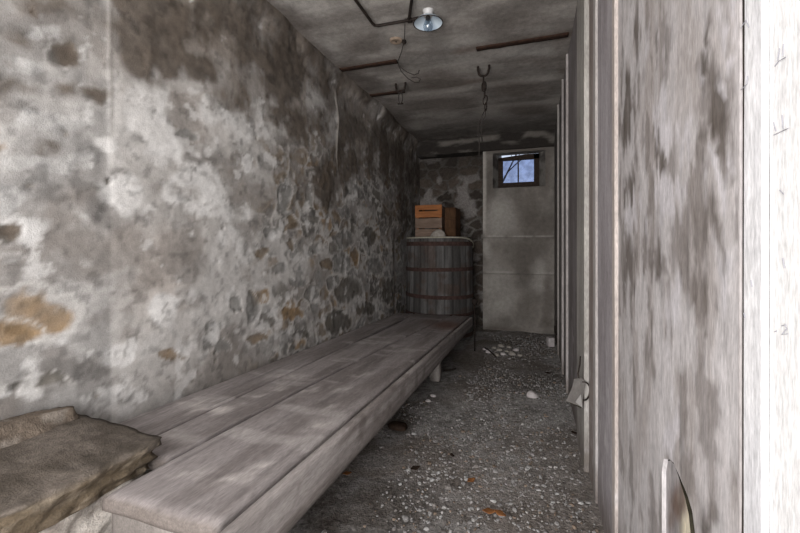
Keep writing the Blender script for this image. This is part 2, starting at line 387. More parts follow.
# ---- ceiling: stained concrete between steel beams
cc = lambda u, v: on_z(u, v, ZC)
A = np.arange(XL-0.06, 0.36, 0.014); B = np.arange(YF-0.02, YB+0.2, 0.014)
x, y, F = grid(A, B)
P = xyz(x, y, 0)
n_lo = fbm(P, 1.6, 4, 51); n_md = fbm(P, 5, 5, 52); n_hi = fbm(P, 20, 4, 53); n_bd = fbm(P, (1.2, 9, 1), 4, 54)
c = mix(np.tile((0.24, 0.222, 0.205), (len(x), 1)), np.tile((0.50, 0.47, 0.44), (len(x), 1)), ss(0.36, 0.62, 0.4*n_md+0.35*n_bd+0.25*n_lo))
c = mix(c, (0.52, 0.50, 0.475), spots(x+0.1*(n_md-.5), y+0.1*(n_md-.5), [(520, 50, 60, 7, .8), (300, 5, 30, 10, .6), (440, 60, 40, 6, .6), (330, 50, 20, 12, .6), (450, 40, 40, 12, .5), (540, 75, 30, 5, .6), (470, 115, 60, 4, .4), (400, 100, 30, 5, .3)], cc)*(0.3+n_md))
c = mix(c, (0.12, 0.095, 0.08), np.clip(spots(x+0.16*(n_md-.5), y+0.2*(n_md-.5), [(440, 80, 30, 10, .7), (540, 62, 30, 5, .5), (440, 105, 40, 8, .7), (520, 90, 30, 8, .7), (490, 30, 50, 10, .35), (360, 45, 16, 14, .5), (520, 20, 40, 10, .5), (565, 60, 12, 30, .5), (530, 110, 25, 6, .8)], cc)*(0.45+n_md), 0, 1)*0.85)
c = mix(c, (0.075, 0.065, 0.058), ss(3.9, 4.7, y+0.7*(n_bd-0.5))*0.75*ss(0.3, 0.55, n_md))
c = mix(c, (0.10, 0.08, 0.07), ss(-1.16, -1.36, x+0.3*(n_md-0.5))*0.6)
for yy in (2.70, 3.24):
    c = mix(c, (0.15, 0.10, 0.075), np.exp(-((y-yy)/0.05)**2)*ss(0.35, 0.6, n_md)*0.6)
zz = ZC+0.010*(n_lo-0.5)+0.006*(n_bd-0.5)+0.004*(n_hi-0.5)
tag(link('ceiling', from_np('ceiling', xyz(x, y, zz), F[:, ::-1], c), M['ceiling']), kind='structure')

# ---- floor: trodden gravel and dirt
cf = lambda u, v: on_z(u, v, 0.0)
A = np.arange(XL-0.06, 0.36, 0.010); B = np.arange(YF-0.02, YB+0.22, 0.012)
x, y, F = grid(A, B)
P = xyz(x, y, 0)
n_lo = fbm(P, 2.2, 4, 61); n_md = fbm(P, 7, 5, 62); n_hi = fbm(P, 40, 3, 63)
c = mix(np.tile((0.19, 0.18, 0.17), (len(x), 1)), np.tile((0.44, 0.425, 0.415), (len(x), 1)), ss(0.3, 0.68, 0.5*n_hi+0.3*n_md+0.2*n_lo))
c = mix(c, (0.14, 0.11, 0.088), ss(0.50, 0.62, n_lo)*0.6)
wx, wy2 = x+0.15*(n_md-.5), y+0.2*(n_md-.5)
c = mix(c, (0.075, 0.058, 0.046), spots(wx, wy2, [(520, 380, 60, 10, .7), (400, 500, 60, 30, .8), (350, 520, 50, 20, .8), (400, 420, 20, 15, .7), (520, 340, 40, 8, .6), (330, 500, 30, 25, .7), (470, 365, 25, 8, .5)], cf)*(0.35+n_md))
c = mix(c, (0.36, 0.35, 0.34), spots(wx, wy2, [(500, 350, 22, 6, 1), (450, 395, 15, 8, .5), (380, 460, 22, 8, .4), (520, 470, 50, 25, .35), (540, 420, 30, 20, .3), (450, 345, 14, 4, .5)], cf)*(0.3+n_md))
zz = 0.012*(n_lo-0.5)+0.006*(n_md-0.5)+0.007*(n_hi-0.5)+0.03*ss(4.5, 4.9, y)*(n_md)
FLOORZ = 0.014
tag(link('floor', from_np('floor', xyz(x, y, zz), F, c), M['floor']), kind='structure')

# ---- back wall: cement screed around a small window, with a stone recess at the left
XE = -0.571                                                # the corner where the recess begins
HX0, HX1, HZ0, HZ1 = -0.455, 0.135, 1.70, 2.115             # reveal on the room side
GX0, GX1, GZ0, GZ1 = -0.405, 0.070, 1.725, 2.115            # reveal at the frame
YG = 5.03
def merge_lines(a, extra):
    return np.unique(np.round(np.concatenate([a[np.min(np.abs(a[:, None]-np.array(extra)[None, :]), 1) > 0.005], extra]), 5))
A = merge_lines(np.arange(XE, 0.33, 0.013), [HX0, HX1]); B = merge_lines(np.arange(-0.02, ZC+0.03, 0.013), [HZ0, HZ1])
x, z, F = grid(A, B, lambda a, b: ~((a > HX0) & (a < HX1) & (b > HZ0) & (b < HZ1)))
def backcol(x, z, seed):
    P = xyz(x, z, 0)
    n_lo = fbm(P, 2.3, 4, seed); n_md = fbm(P, 7, 5, seed+1); n_hi = fbm(P, 25, 4, seed+2); n_st = fbm(P, (8, 1.2, 1), 4, seed+3)
    c = mix(np.tile((0.17, 0.155, 0.14), (len(x), 1)), np.tile((0.31, 0.29, 0.265), (len(x), 1)), ss(0.35, 0.65, 0.4*n_lo+0.4*n_md+0.2*n_st))
    return P, n_lo, n_md, n_hi, n_st, c
P, n_lo, n_md, n_hi, n_st, c = backcol(x, z, 71)
cb = lambda u, v: on_y(u, v, YB)
wx, wz = x+0.1*(n_md-.5), z+0.1*(n_md-.5)
c = mix(c, (0.13, 0.11, 0.095), np.clip(spots(wx, wz, [(530, 205, 12, 28, .7), (545, 170, 8, 30, .9), (520, 195, 8, 20, .6), (528, 260, 25, 25, .5), (530, 310, 12, 20, .6), (548, 300, 6, 40, .8), (500, 245, 10, 8, .5), (500, 330, 30, 4, .8), (545, 235, 8, 25, .6), (488, 190, 5, 40, .5), (515, 150, 40, 4, .9), (548, 322, 8, 8, .9)], cb)*(0.4+n_md), 0, 1)*0.85)
c = mix(c, (0.45, 0.43, 0.40), spots(wx, wz, [(500, 215, 14, 20, .6), (500, 290, 14, 20, .5), (540, 270, 8, 12, .7), (538, 285, 8, 8, .7), (482, 320, 7, 10, .6), (486, 250, 5, 10, .7)], cb)*(0.3+n_md))
for zz0 in (1.125, 0.70):
    c = mix(c, (0.46, 0.44, 0.41), np.exp(-((z-zz0-0.02*(n_lo-.5))/0.008)**2)*ss(0.4, 0.55, n_md)*0.7)
    c = mix(c, (0.10, 0.09, 0.08), np.exp(-((z-zz0+0.016-0.02*(n_lo-.5))/0.007)**2)*0.5)
c = mix(c, (0.56, 0.53, 0.49), ss(XE+0.05, XE+0.02, x+0.02*(n_md-.5))*ss(1.1, 1.3, z)*0.75)  # corner edge painted pale as if catching the light
yy = YB-0.015*(n_lo-0.5)-0.006*(n_md-0.5)
edge = ((x >= HX0-1e-4) & (x <= HX1+1e-4) & (z >= HZ0-1e-4) & (z <= HZ1+1e-4)); yy = np.where(edge, YB, yy)
wb = tag(link('wall_back', from_np('wall_back', xyz(x, yy, z), F, c), M['plaster']), kind='structure')
# splayed reveal
def quad_grid(p00, p10, p11, p01, n, m, amp=0.004, seed=0):
    s, t = np.meshgrid(np.linspace(0, 1, n+1), np.linspace(0, 1, m+1), indexing='ij'); s = s.ravel()[:, None]; t = t.ravel()[:, None]
    V = (1-s)*(1-t)*np.array(p00)+s*(1-t)*np.array(p10)+s*t*np.array(p11)+(1-s)*t*np.array(p01)
    i, j = np.meshgrid(np.arange(n), np.arange(m), indexing='ij')
    Fq = np.stack([i*(m+1)+j, (i+1)*(m+1)+j, (i+1)*(m+1)+j+1, i*(m+1)+j+1], -1).reshape(-1, 4)
    return V, Fq
h = [(HX0, YB, HZ0), (HX1, YB, HZ0), (HX1, YB, HZ1), (HX0, YB, HZ1)]; g = [(GX0, YG, GZ0), (GX1, YG, GZ0), (GX1, YG, GZ1), (GX0, YG, GZ1)]
g2 = [(a, YG+0.12, b+(0.05 if b > 1.9 else 0)) for a, _, b in g]
Vs, Fs, o = [], [], 0
for k in range(4):
    for p, q in ((h, g), (g, g2)):
        V, Fq = quad_grid(p[k], p[(k+1) % 4], q[(k+1) % 4], q[k], 24, 8); Vs.append(V); Fs.append(Fq+o); o += len(V)
V = np.concatenate(Vs); n1 = fbm(V, 9, 4, 81)
c = mix(np.tile((0.09, 0.08, 0.073), (len(V), 1)), np.tile((0.30, 0.285, 0.265), (len(V), 1)), ss(0.35, 0.6, n1))
link('window_reveal', from_np('window_reveal', V, np.concatenate(Fs), c), M['plaster'], wb)
# side of the projecting screed and the recessed rubble wall behind the vat
YR = 5.06
A = np.arange(XL-0.06, XE+0.012, 0.012); B = np.arange(-0.02, ZC+0.03, 0.012)
x, z, F = grid(A, B)
P, n_lo, n_md, n_hi, n_st, c = backcol(x, z, 91)
f1, f2, cid = worley((x+0.05*(n_md-.5))*5.5, (z+0.05*(n_hi-.5))*7.5, 95)
c = mix((c*0.6), np.array((0.07, 0.055, 0.045))*(0.5+cid)[:, None]*(0.6+0.8*n_hi)[:, None], ss(0.05, 0.2, f2-f1)*0.9)
c = mix(c, (0.34, 0.32, 0.31), ss(0.55, 0.68, n_md)*0.6)
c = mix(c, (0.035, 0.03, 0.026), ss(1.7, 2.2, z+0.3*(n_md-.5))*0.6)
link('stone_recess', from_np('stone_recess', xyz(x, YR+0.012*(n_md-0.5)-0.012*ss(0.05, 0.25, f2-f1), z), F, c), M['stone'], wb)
V, Fq = quad_grid((XE, YB, -0.02), (XE, YR+0.03, -0.02), (XE, YR+0.03, ZC+0.02), (XE, YB, ZC+0.02), 14, 150)
n1 = fbm(V, 6, 4, 97); c = mix(np.tile((0.2, 0.185, 0.17), (len(V), 1)), np.tile((0.5, 0.47, 0.44), (len(V), 1)), ss(0.35, 0.6, n1))
link('screed_corner', from_np('screed_corner', V, Fq, c), M['plaster'], wb)
# dark lintel band across the top of the back wall
def lint(Pv):
    Q = Pv.copy(); Q[:, 1] += 0.03*(fbm(Pv, 6, 4, 101)-0.5); Q[:, 2] += 0.025*(fbm(Pv, (3, 3, 3), 4, 102)-0.5); return Q
def lintc(Pv):
    n = fbm(Pv, (4, 9, 14), 5, 103)
    c = mix(np.tile((0.035, 0.030, 0.027), (len(Pv), 1)), np.tile((0.17, 0.155, 0.14), (len(Pv), 1)), ss(0.45, 0.65, n)); return c
link('lintel', gbox((XL-0.01, YB-0.055, 2.145), (0.24, YB+0.24, ZC+0.02), (0.016, 0.05, 0.012), lint, lintc), M['plaster'], wb)
# ---- outer skins that keep daylight out of the shell (masonry thickness)
def shell(name, lo, hi): 
    m = MB(); c = [(a+b)/2 for a, b in zip(lo, hi)]; d = [b-a for a, b in zip(lo, hi)]; m.box(c, d); return m
m = shell('', (XL-0.5, YF-0.4, -0.3), (XL-0.10, 5.6, 2.75)); o = m.build('masonry', M['mortar'], bpy.data.objects['wall_left'])
m = shell('', (XL-0.5, YF-0.4, ZC+0.07), (0.8, 5.6, ZC+0.4)); o = m.build('slab_above', M['mortar'], bpy.data.objects['ceiling'])
m = shell('', (XL-0.5, YF-0.4, -0.5), (0.8, 5.6, -0.05)); o = m.build('subsoil', M['mortar'], bpy.data.objects['floor'])
m = MB()
for lo, hi in (((XL-0.1, 5.10, -0.05), (GX0, 5.6, ZC+0.1)), ((GX1, YG+0.0, -0.05), (0.45, 5.6, ZC+0.1)), ((GX0, YG+0.06, -0.05), (GX1, 5.6, GZ0-0.012)), ((GX0-0.02, YG+0.06, GZ1+0.06), (GX1+0.02, YG+0.14, ZC+0.1))):
    m.box([(a+b)/2 for a, b in zip(lo, hi)], [b-a for a, b in zip(lo, hi)])
m.build('masonry', M['mortar'], wb)

# ---- window: dark wooden frame with two dusty panes; the head has dropped and leaves a slit of daylight
w1 = thing('window_1', (0, 0, 0), None, None); w1['kind'] = 'structure'
PX0, PX1, PZ0, PZ1 = -0.350, 0.010, 1.782, 2.056
fr = MB()
fr.box(((GX0+PX0)/2, YG+0.03, (GZ0+GZ1)/2-0.02), (PX0-GX0, 0.05, GZ1-GZ0-0.04))
fr.box(((GX1+PX1)/2, YG+0.03, (GZ0+GZ1)/2), (GX1-PX1, 0.05, GZ1-GZ0))
fr.box(((PX0+PX1)/2, YG+0.03, (GZ0+PZ0)/2), (PX1-PX0, 0.05, PZ0-GZ0))
fr.prism([(GX0, YG+0.005, PZ1), (GX1, YG+0.005, PZ1), (GX1, YG+0.005, GZ1), (GX1-0.16, YG+0.005, GZ1), (GX0+0.015, YG+0.005, GZ1-0.026), (GX0, YG+0.005, GZ1-0.028)], (0, 0.05, 0))
fr.build('window_frame', M['framewood'], w1)
mu = MB(); mu.box(((PX0+PX1)/2, YG+0.028, (PZ0+PZ1)/2), (0.016, 0.03, PZ1-PZ0), bev=0.002); mu.build('glazing_bar', M['framewood'], w1)
for a, b in ((PX0, (PX0+PX1)/2-0.008), ((PX0+PX1)/2+0.008, PX1)):
    p = MB(); p.box(((a+b)/2, YG+0.032, (PZ0+PZ1)/2), (b-a, 0.004, PZ1-PZ0)); p.build('pane', M['pane'], w1)

# ---- right wall: timber lining of boards and battens, one with an arched cut-out
wr = MB(); wr.box((0.42, (YF-0.4+5.1)/2, 1.15), (0.22, 5.1-YF+0.4, 3.0)); wr = tag(wr.build('wall_right', M['dark']), kind='structure')
cr = lambda u, v: on_x(u, v, XR)
R_DARK = [(702, 52, 5, 16, .8), (694, 68, 5, 10, .6), (640, 40, 9, 26, .8), (655, 150, 9, 17, .9), (712, 85, 16, 22, .75), (716, 120, 12, 22, .6), (628, 85, 7, 20, .7), (650, 35, 8, 14, .6), (690, 120, 6, 10, .5), (700, 155, 8, 15, .7), (703, 225, 10, 32, .8),
          (690, 250, 10, 30, .6), (633, 265, 10, 28, .9), (655, 262, 7, 25, .7), (628, 115, 8, 14, .7), (640, 150, 8, 14, .6), (713, 215, 6, 18, .7), (630, 180, 8, 12, .5), (700, 300, 14, 30, .7), (722, 310, 8, 18, .6), (680, 265, 6, 30, .5), (645, 200, 8, 20, .5), (643, 310, 12, 30, .5), (725, 90, 8, 20, .5), (705, 15, 6, 10, .5), (690, 500, 30, 20, .3)]
R_WHITE = [(660, 125, 14, 14, .9), (685, 135, 9, 22, .9), (690, 160, 8, 12, .8), (672, 195, 22, 22, .9), (655, 185, 12, 15, .8), (650, 55, 10, 20, .6), (675, 300, 8, 45, .8), (668, 350, 10, 40, .5), (670, 440, 12, 20, .9), (660, 90, 6, 20, .6), (632, 210, 10, 10, .7), (724, 75, 7, 6, .8), (703, 85, 5, 18, .5), (718, 165, 12, 10, .8), (640, 220, 10, 12, .7), (690, 195, 15, 10, .5), (715, 245, 8, 10, .6), (735, 20, 25, 30, .4), (725, 270, 8, 25, .5)]
def boardcol(base, alt, seed, yz_marks=True, dk=0.5, chips=0.25):
    base = np.array(base); alt = np.array(alt)
    def f(V):
        y, z = V[:, 1], V[:, 2]; P = xyz(y, z, 0)
        n_md = fbm(P, (9, 3.2, 1), 5, seed); n_st = fbm(P, (60, 2.0, 1), 4, seed+1); n_hi = fbm(P, (45, 18, 1), 4, seed+2)
        c = mix(np.tile(base, (len(y), 1)), np.tile(alt, (len(y), 1)), ss(0.35, 0.65, 0.45*n_md+0.4*n_st+0.15*n_hi))
        if yz_marks:
            wy = y+0.07*(fbm(P, (14, 6, 1), 4, seed+3)-.5); wz = z+0.16*(n_st-.5)+0.1*(n_md-.5)
            c = mix(c, (0.125, 0.108, 0.098), worn(spots(wy, wz, R_DARK, cr, 1.0), 0.4*n_md+0.3*n_hi+0.3*n_st, 1.8, 0.05, 0.80)*(0.65+0.5*n_hi))
            c = mix(c, (0.16, 0.14, 0.13), ss(0.53, 0.60, fbm(P, (26, 8, 1), 6, seed+6))*0.6)
            c = mix(c, (0.58, 0.56, 0.57), ss(0.53, 0.62, fbm(P, (22, 7, 1), 6, seed+7))*0.65)
            c = mix(c, (0.56, 0.54, 0.565), worn(spots(wy, wz, R_WHITE, cr, 1.0), 0.5*n_md+0.5*n_hi, 1.4, 0.25, 0.75)*0.85)
        c = mix(c, c*0.35, ss(0.56, 0.72, 0.6*n_st+0.4*n_hi)*dk)
        c = mix(c, (0.62, 0.60, 0.60), ss(0.62, 0.72, n_hi)*chips*ss(0.9, 0.2, z))
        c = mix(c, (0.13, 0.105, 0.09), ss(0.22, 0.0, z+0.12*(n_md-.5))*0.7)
        return c
    return f
# the wide panel, with the arched notch rising from the floor
ARC_PX = [(664, 459), (668, 458.5), (673.4, 462.7), (680, 478), (687, 495), (692, 511.6), (694.7, 533)]
arc = [cr(u, v) for u, v in ARC_PX]
yl = arc[0][0]+0.012
PY0, PY1 = 0.609, 1.40
outer = [(yl, 0.0), (yl, arc[0][1]-0.03)]+[(a, b) for a, b in arc]+[(arc[-1][0]-0.012, 0.36), (arc[-1][0]-0.014, 0.0)]
outline = [(PY0, 0.0), (PY0, ZC)]+[(PY1, ZC), (PY1, 0.0)]+outer     # runs back along the foot through the notch
def fill(poly, step):
    ys = [p[0] for p in poly]; zs = [p[1] for p in poly]
    pts = [Vector(p) for p in poly]; n = len(pts)
    gy, gz = np.meshgrid(np.arange(min(ys)+step*.5, max(ys), step), np.arange(min(zs)+step*.5, max(zs), step))
    pts += [Vector((a+random.uniform(-.2, .2)*step, b+random.uniform(-.2, .2)*step)) for a, b in zip(gy.ravel(), gz.ravel())]
    r = delaunay_2d_cdt(pts, [], [list(range(n))], 1, 1e-5)
    return np.array([(v.x, v.y) for v in r[0]]), [list(f) for f in r[2]]
def flat_board(name, poly, X, thick, step, colf, mat, parent):
    p2, tf = fill(poly, step)
    n = len(p2); V = np.zeros((n, 3)); V[:, 1:] = p2; V[:, 0] = X
    V[:, 0] += 0.003*(fbm(V, (1, 4, 2), 3, 131)-0.5)
    # back rim gives the board its thickness
    k = len(poly); ring = [int(np.argmin(np.hypot(p2[:, 0]-a, p2[:, 1]-b))) for a, b in poly]
    W = V[ring].copy(); W[:, 0] = X+thick
    Fs = [list(f) for f in tf]
    for i in range(k):
        j = (i+1) % k; Fs.append([ring[i], ring[j], n+j, n+i])
    V = np.concatenate([V, W])
    me = from_np(name, V, Fs, colf(V))
    bm = bmesh.new(); bm.from_mesh(me); bmesh.ops.recalc_face_normals(bm, faces=bm.faces); bm.to_mesh(me); bm.free()
    return link(name, me, mat, parent, smooth=False)
pcol = boardcol((0.36, 0.33, 0.32), (0.50, 0.475, 0.48), 111, True, 0.35, 0.1)
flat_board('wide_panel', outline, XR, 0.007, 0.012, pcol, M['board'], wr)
# the cream, rust-stained insert standing in the notch, a dark gap along its curved side
ins_arc = [(a+0.003+0.006*i/6, b-0.004-0.007*i/6) for i, (a, b) in enumerate(arc)]
ins = [(yl+0.02, 0.0), (yl+0.02, arc[0][1]-0.032)]+ins_arc+[(arc[-1][0]+0.006, 0.36), (arc[-1][0]+0.006, 0.0)]
def inscol(V):
    y, z = V[:, 1], V[:, 2]; P = xyz(y, z, 0); n = fbm(P, 25, 4, 141); n2 = fbm(P, (40, 5, 1), 4, 142)
    c = mix(np.tile((0.36, 0.34, 0.345), (len(y), 1)), np.tile((0.62, 0.565, 0.44), (len(y), 1)), ss(arc[1][0]-0.035, arc[1][0]-0.10, y+0.06*(n-.5)+0.25*np.clip(z-0.52, 0, 1)))
    c = mix(c, (0.13, 0.075, 0.05), np.clip(spots(y+.03*(n-.5), z+.03*(n2-.5), [(675, 502, 9, 17, 1), (681, 486, 4, 10, .8), (669, 518, 5, 12, .8)], cr)*(0.5+n), 0, 1)*0.85)
    return mix(c, c*0.5, ss(0.55, 0.7, n2)*0.5)
io = flat_board('notch_insert', ins, XR, 0.010, 0.008, inscol, M['board'], wr)
ya, yb = ins_arc[0][0]+0.02, ins_arc[-1][0]+0.006
fx = lambda a: 0.0085-0.0105*min(1.0, max(0.0, (ya-a)/(ya-yb)))   # the insert has warped: its near edge stands proud
for v in io.data.vertices: v.co.x += fx(v.co.y)
m = MB()                                                   # dark strip along the insert's curve, painting in the gap's shade
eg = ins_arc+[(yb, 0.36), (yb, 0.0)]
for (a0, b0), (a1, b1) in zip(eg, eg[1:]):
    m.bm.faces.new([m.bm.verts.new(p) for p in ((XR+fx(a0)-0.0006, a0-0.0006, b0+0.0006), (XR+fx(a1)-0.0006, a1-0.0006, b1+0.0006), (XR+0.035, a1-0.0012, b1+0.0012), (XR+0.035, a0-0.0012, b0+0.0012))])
m.build('insert_edge_shade', M['dark'], wr)
# remaining boards: y0, y1, face x, name, base, alternate tone
BOARDS = [(YF-0.3, 0.490, 0.260, 'white_board', (0.84, 0.84, 0.84), (0.80, 0.80, 0.80)),
          (0.494, 0.5575, 0.252, 'white_board', (0.82, 0.82, 0.82), (0.74, 0.74, 0.75)),
          (0.560, 0.599, 0.246, 'white_board', (0.74, 0.74, 0.76), (0.58, 0.58, 0.61)),
          (0.5575, 0.560, 0.2530, 'dark_seam', (0.05, 0.042, 0.045), (0.03, 0.025, 0.025)),
          (0.600, 0.6085, 0.2475, 'dark_seam', (0.030, 0.022, 0.018), (0.018, 0.014, 0.012)),
          (1.401, 1.705, 0.238, 'lilac_board', (0.28, 0.255, 0.265), (0.40, 0.375, 0.395)),
          (1.360, 1.400, 0.2355, 'batten', (0.40, 0.35, 0.325), (0.48, 0.43, 0.40)),
          (1.715, 1.775, 0.230, 'batten', (0.36, 0.335, 0.325), (0.45, 0.425, 0.41)),
          (1.785, 1.935, 0.234, 'brown_board', (0.22, 0.18, 0.165), (0.33, 0.285, 0.27)),
          (1.945, 2.255, 0.216, 'pale_post', (0.30, 0.285, 0.265), (0.43, 0.41, 0.385)),
          (2.275, 2.945, 0.228, 'grey_board', (0.17, 0.15, 0.15), (0.28, 0.26, 0.265)),
          (2.950, 2.995, 0.214, 'batten', (0.33, 0.30, 0.29), (0.44, 0.41, 0.40)),
          (3.005, 3.375, 0.228, 'grey_board', (0.16, 0.145, 0.145), (0.27, 0.25, 0.25)),
          (3.380, 3.425, 0.214, 'batten', (0.30, 0.28, 0.27), (0.42, 0.39, 0.38)),
          (3.435, 3.965, 0.228, 'grey_board', (0.15, 0.135, 0.13), (0.25, 0.23, 0.23)),
          (3.970, 4.015, 0.214, 'batten', (0.28, 0.26, 0.25), (0.38, 0.36, 0.34)),
          (4.025, 4.860, 0.230, 'grey_board', (0.12, 0.105, 0.10), (0.21, 0.19, 0.185))]
for i, (y0, y1, X, nm, ca, cb2) in enumerate(BOARDS):
    white = nm == 'white_board'
    f = boardcol(ca, cb2, 200+10*i, False, 0.12 if white else 0.35, 0.05 if white else 0.5)
    if white:
        g0 = f
        f = (lambda g0: lambda V: mix(np.maximum(g0(V), 0.40), (0.80, 0.80, 0.81), np.full(len(V), 0.30)))(g0)
    warp = lambda V, s=i: np.stack([V[:, 0]+0.003*(fbm(V, (1, 6, 2.5), 3, 300+s)-.5), V[:, 1]+0.003*(fbm(V, (1, 1, 3), 3, 320+s)-.5), V[:, 2]], 1)
    n = max(0.012, (y1-y0)/30)
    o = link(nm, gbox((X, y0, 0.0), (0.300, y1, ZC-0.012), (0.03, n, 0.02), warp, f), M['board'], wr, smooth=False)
# pencil tallies on the white boards
def stroke(pts, X, r=0.0005):
    m = MB()
    m.tube([(X-0.0012, *on_x(u, v, X)) for u, v in pts], r, 5); return m
for X, pts in ((0.252, [(776, 66), (780, 61), (787, 57)]), (0.252, [(781, 48), (779, 60)]), (0.252, [(785, 44), (784, 56)]), (0.252, [(783.5, 115), (784.5, 129)]), (0.252, [(775, 122), (777, 131)]), (0.252, [(775, 135), (790, 128)]),
               (0.252, [(783, 326), (787, 325), (788, 329), (783, 335), (789, 334)]), (0.252, [(776, 332), (778, 331)]), (0.252, [(784, 258), (786, 268)]), (0.252, [(781, 190), (785, 194)]),
               (0.246, [(742, 28), (747, 20), (750, 27)]), (0.246, [(742, 90), (748, 84), (749, 76)]), (0.246, [(745, 313), (746, 318)]), (0.246, [(752, 280), (753, 287)])):
    stroke(pts, X).build('pencil_mark', M['pencil'], wr)

# ---- front wall behind the viewpoint, with the open doorway the daylight comes through
m = MB()
DX0, DX1, DZ1 = -1.25, 0.15, 2.12
for lo, hi in (((XL-0.3, YF-0.25, -0.05), (DX0, YF, ZC+0.1)), ((DX1, YF-0.25, -0.05), (0.5, YF, ZC+0.1)), ((DX0, YF-0.25, DZ1), (DX1, YF, ZC+0.1))):
    m.box([(a+b)/2 for a, b in zip(lo, hi)], [b-a for a, b in zip(lo, hi)])
tag(m.build('wall_front', M['mortar']), kind='structure')

# ================================================================== THINGS
# ---- plank bench along the left wall
bench = thing('plank_bench', (-1.0, 2.3, 0), 'long low bench of wide grey worn planks along the stained stone wall', 'bench')
BL = Vector((-1.0, 2.3, 0))
def btop(y): return 0.402-0.030*(y-0.7)
cbench = lambda u, v: on_z(u, v, 0.36)
SCUFF = [(215, 415, 22, 4, 1), (195, 408, 14, 2, .8), (255, 480, 14, 5, 1), (300, 392, 20, 3, .9), (340, 392, 14, 3, .7), (270, 400, 25, 2, .7), (320, 432, 14, 4, .8), (232, 490, 20, 4, .9), (195, 488, 14, 3, .5), (360, 375, 14, 2, .6), (260, 408, 14, 3, .7), (290, 378, 18, 2, .7), (215, 500, 10, 4, .6), (330, 408, 8, 5, .6)]
def plankcol(seed):
    def f(V):
        P = V.copy(); x, y = V[:, 0], V[:, 1]
        n1 = fbm(P, (14, 2.2, 8), 5, seed); n2 = fbm(P, (70, 2.0, 30), 4, seed+1); n3 = fbm(P, 20, 4, seed+2)
        c = mix(np.tile((0.195, 0.173, 0.168), (len(x), 1)), np.tile((0.30, 0.273, 0.270), (len(x), 1)), ss(0.35, 0.65, 0.7*n1+0.3*n2))
        wx = x+0.05*(n1-.5)-0.08*(y-1.5)*0; wyy = y+0.12*(n3-.5)
        c = mix(c, (0.56, 0.52, 0.50), np.clip(spots(wx, wyy, SCUFF, cbench, 1.0)*ss(0.40, 0.56, 0.5*n3+0.5*n1)*1.3, 0, 1)*0.85)
        c = mix(c, (0.46, 0.43, 0.42), ss(0.60, 0.72, fbm(P, (3.5, 12, 1), 4, seed+5))*0.5)
        c = mix(c, (0.16, 0.09, 0.07), np.clip(spots(wx, wyy, [(447, 327, 16, 5, 1), (430, 323, 12, 3, .5)], lambda u, v: on_z(u, v, 0.30), 1.2)*(0.5+n1), 0, 1)*0.85)
        c = mix(c, c*0.45, ss(0.62, 0.72, n2)*0.6)
        c = mix(c, (0.11, 0.092, 0.08), ss(y.min()+0.016, y.min()+0.006, y)*(0.5+0.6*n1))
        return c
    return f
def gap_a(y): return -1.165-0.010*(y-1.7)                       # wall plank / middle plank
def gap_b(y): return -0.99+0.018*(y-0.7)+0.012*(y-0.7)**2                    # middle plank / front plank
def edge_l(y): return np.full_like(y, -1.372)
def edge_r(y): return -0.640+0.008*(y-0.7)
def plank(nm, y0, y1, fl, fr_, th, seed, lab=None, ga=0.007, dz=0.0):
    def w(V):
        Q = V.copy(); s = V[:, 0]; y = V[:, 1]
        l = fl(y)+ga+0.004*(fbm(xyz(y*0+seed, y, 0), 3, 3, seed)-.5); r = fr_(y)-ga
        Q[:, 0] = l+(r-l)*s
        cup = -0.004*(1-(2*s-1)**2)
        top = btop(y)+dz+cup+0.003*(fbm(xyz(Q[:, 0], y, 0), (10, 2, 1), 3, seed+7)-.5)
        Q[:, 2] = top-th*(1-V[:, 2])
        e = np.maximum(ss(0.03, 0.0, s), ss(0.97, 1.0, s))*V[:, 2]
        Q[:, 2] -= 0.006*e
        ye = np.maximum(ss(y0+0.02, y0, y), 0)*V[:, 2]; Q[:, 2] -= 0.007*ye
        Q[:, 1] += 0.012*(fbm(xyz(Q[:, 0], 0, seed), 8, 3, seed+3)-.5)*ss(y0+0.03, y0, y)
        return Q
    me = gbox((0, y0, 0), (1, y1, 1), (1/26, 0.02, 0.34), w)
    V = coords(me); paint(me, plankcol(seed)(V)); V -= np.array(BL); me.vertices.foreach_set('co', V.ravel()); me.update()
    o = link(nm, me, M['plank'], bench); return tag(o, lab)
plank('plank', 0.885, 4.04, edge_l, gap_a, 0.036, 401, 'narrow plank against the wall')
plank('plank', 0.870, 4.05, lambda y: gap_a(y)+0.022*ss(2.3, 2.9, y)*ss(3.75, 3.5, y), gap_b, 0.036, 411, 'middle plank')
plank('plank', 0.690, 4.06, gap_b, edge_r, 0.036, 421, 'wide front plank with pale scuffs')
def sb(V):
    Q = V.copy(); y = V[:, 1]; k = V[:, 2]
    hgt = 0.132-0.012*(y-0.7); top = btop(y)-0.010+0.003*(fbm(xyz(y*0, y, 1), 2.5, 3, 431)-.5)
    Q[:, 2] = top-hgt*(1-k); Q[:, 0] = edge_r(y)+0.008+0.027*V[:, 0]+0.004*(fbm(xyz(k, y, 2), (2, 2, 1), 3, 433)-.5)
    Q[:, 2] += 0.008*(fbm(xyz(y*0, y, 3), 5, 3, 434)-.5)*(1-k)
    return Q
def sbc(V):
    x, y, z = V.T; n1 = fbm(xyz(z*0.15*7, y, 0), (10, 2, 1), 4, 435); n2 = fbm(xyz(z*0.15, y, 0), (60, 3, 1), 4, 436); n3 = fbm(xyz(z*0.15, y, 0), (12, 14, 1), 4, 437)
    c = mix(np.tile((0.24, 0.215, 0.205), (len(x), 1)), np.tile((0.40, 0.37, 0.36), (len(x), 1)), ss(0.35, 0.65, 0.5*n1+0.5*n2))
    c = mix(c, (0.13, 0.11, 0.10), ss(0.56, 0.72, n3)*0.5)
    return mix(c, (0.09, 0.075, 0.065), ss(0.30, 0.0, z+0.3*(n3-.5))*0.7)
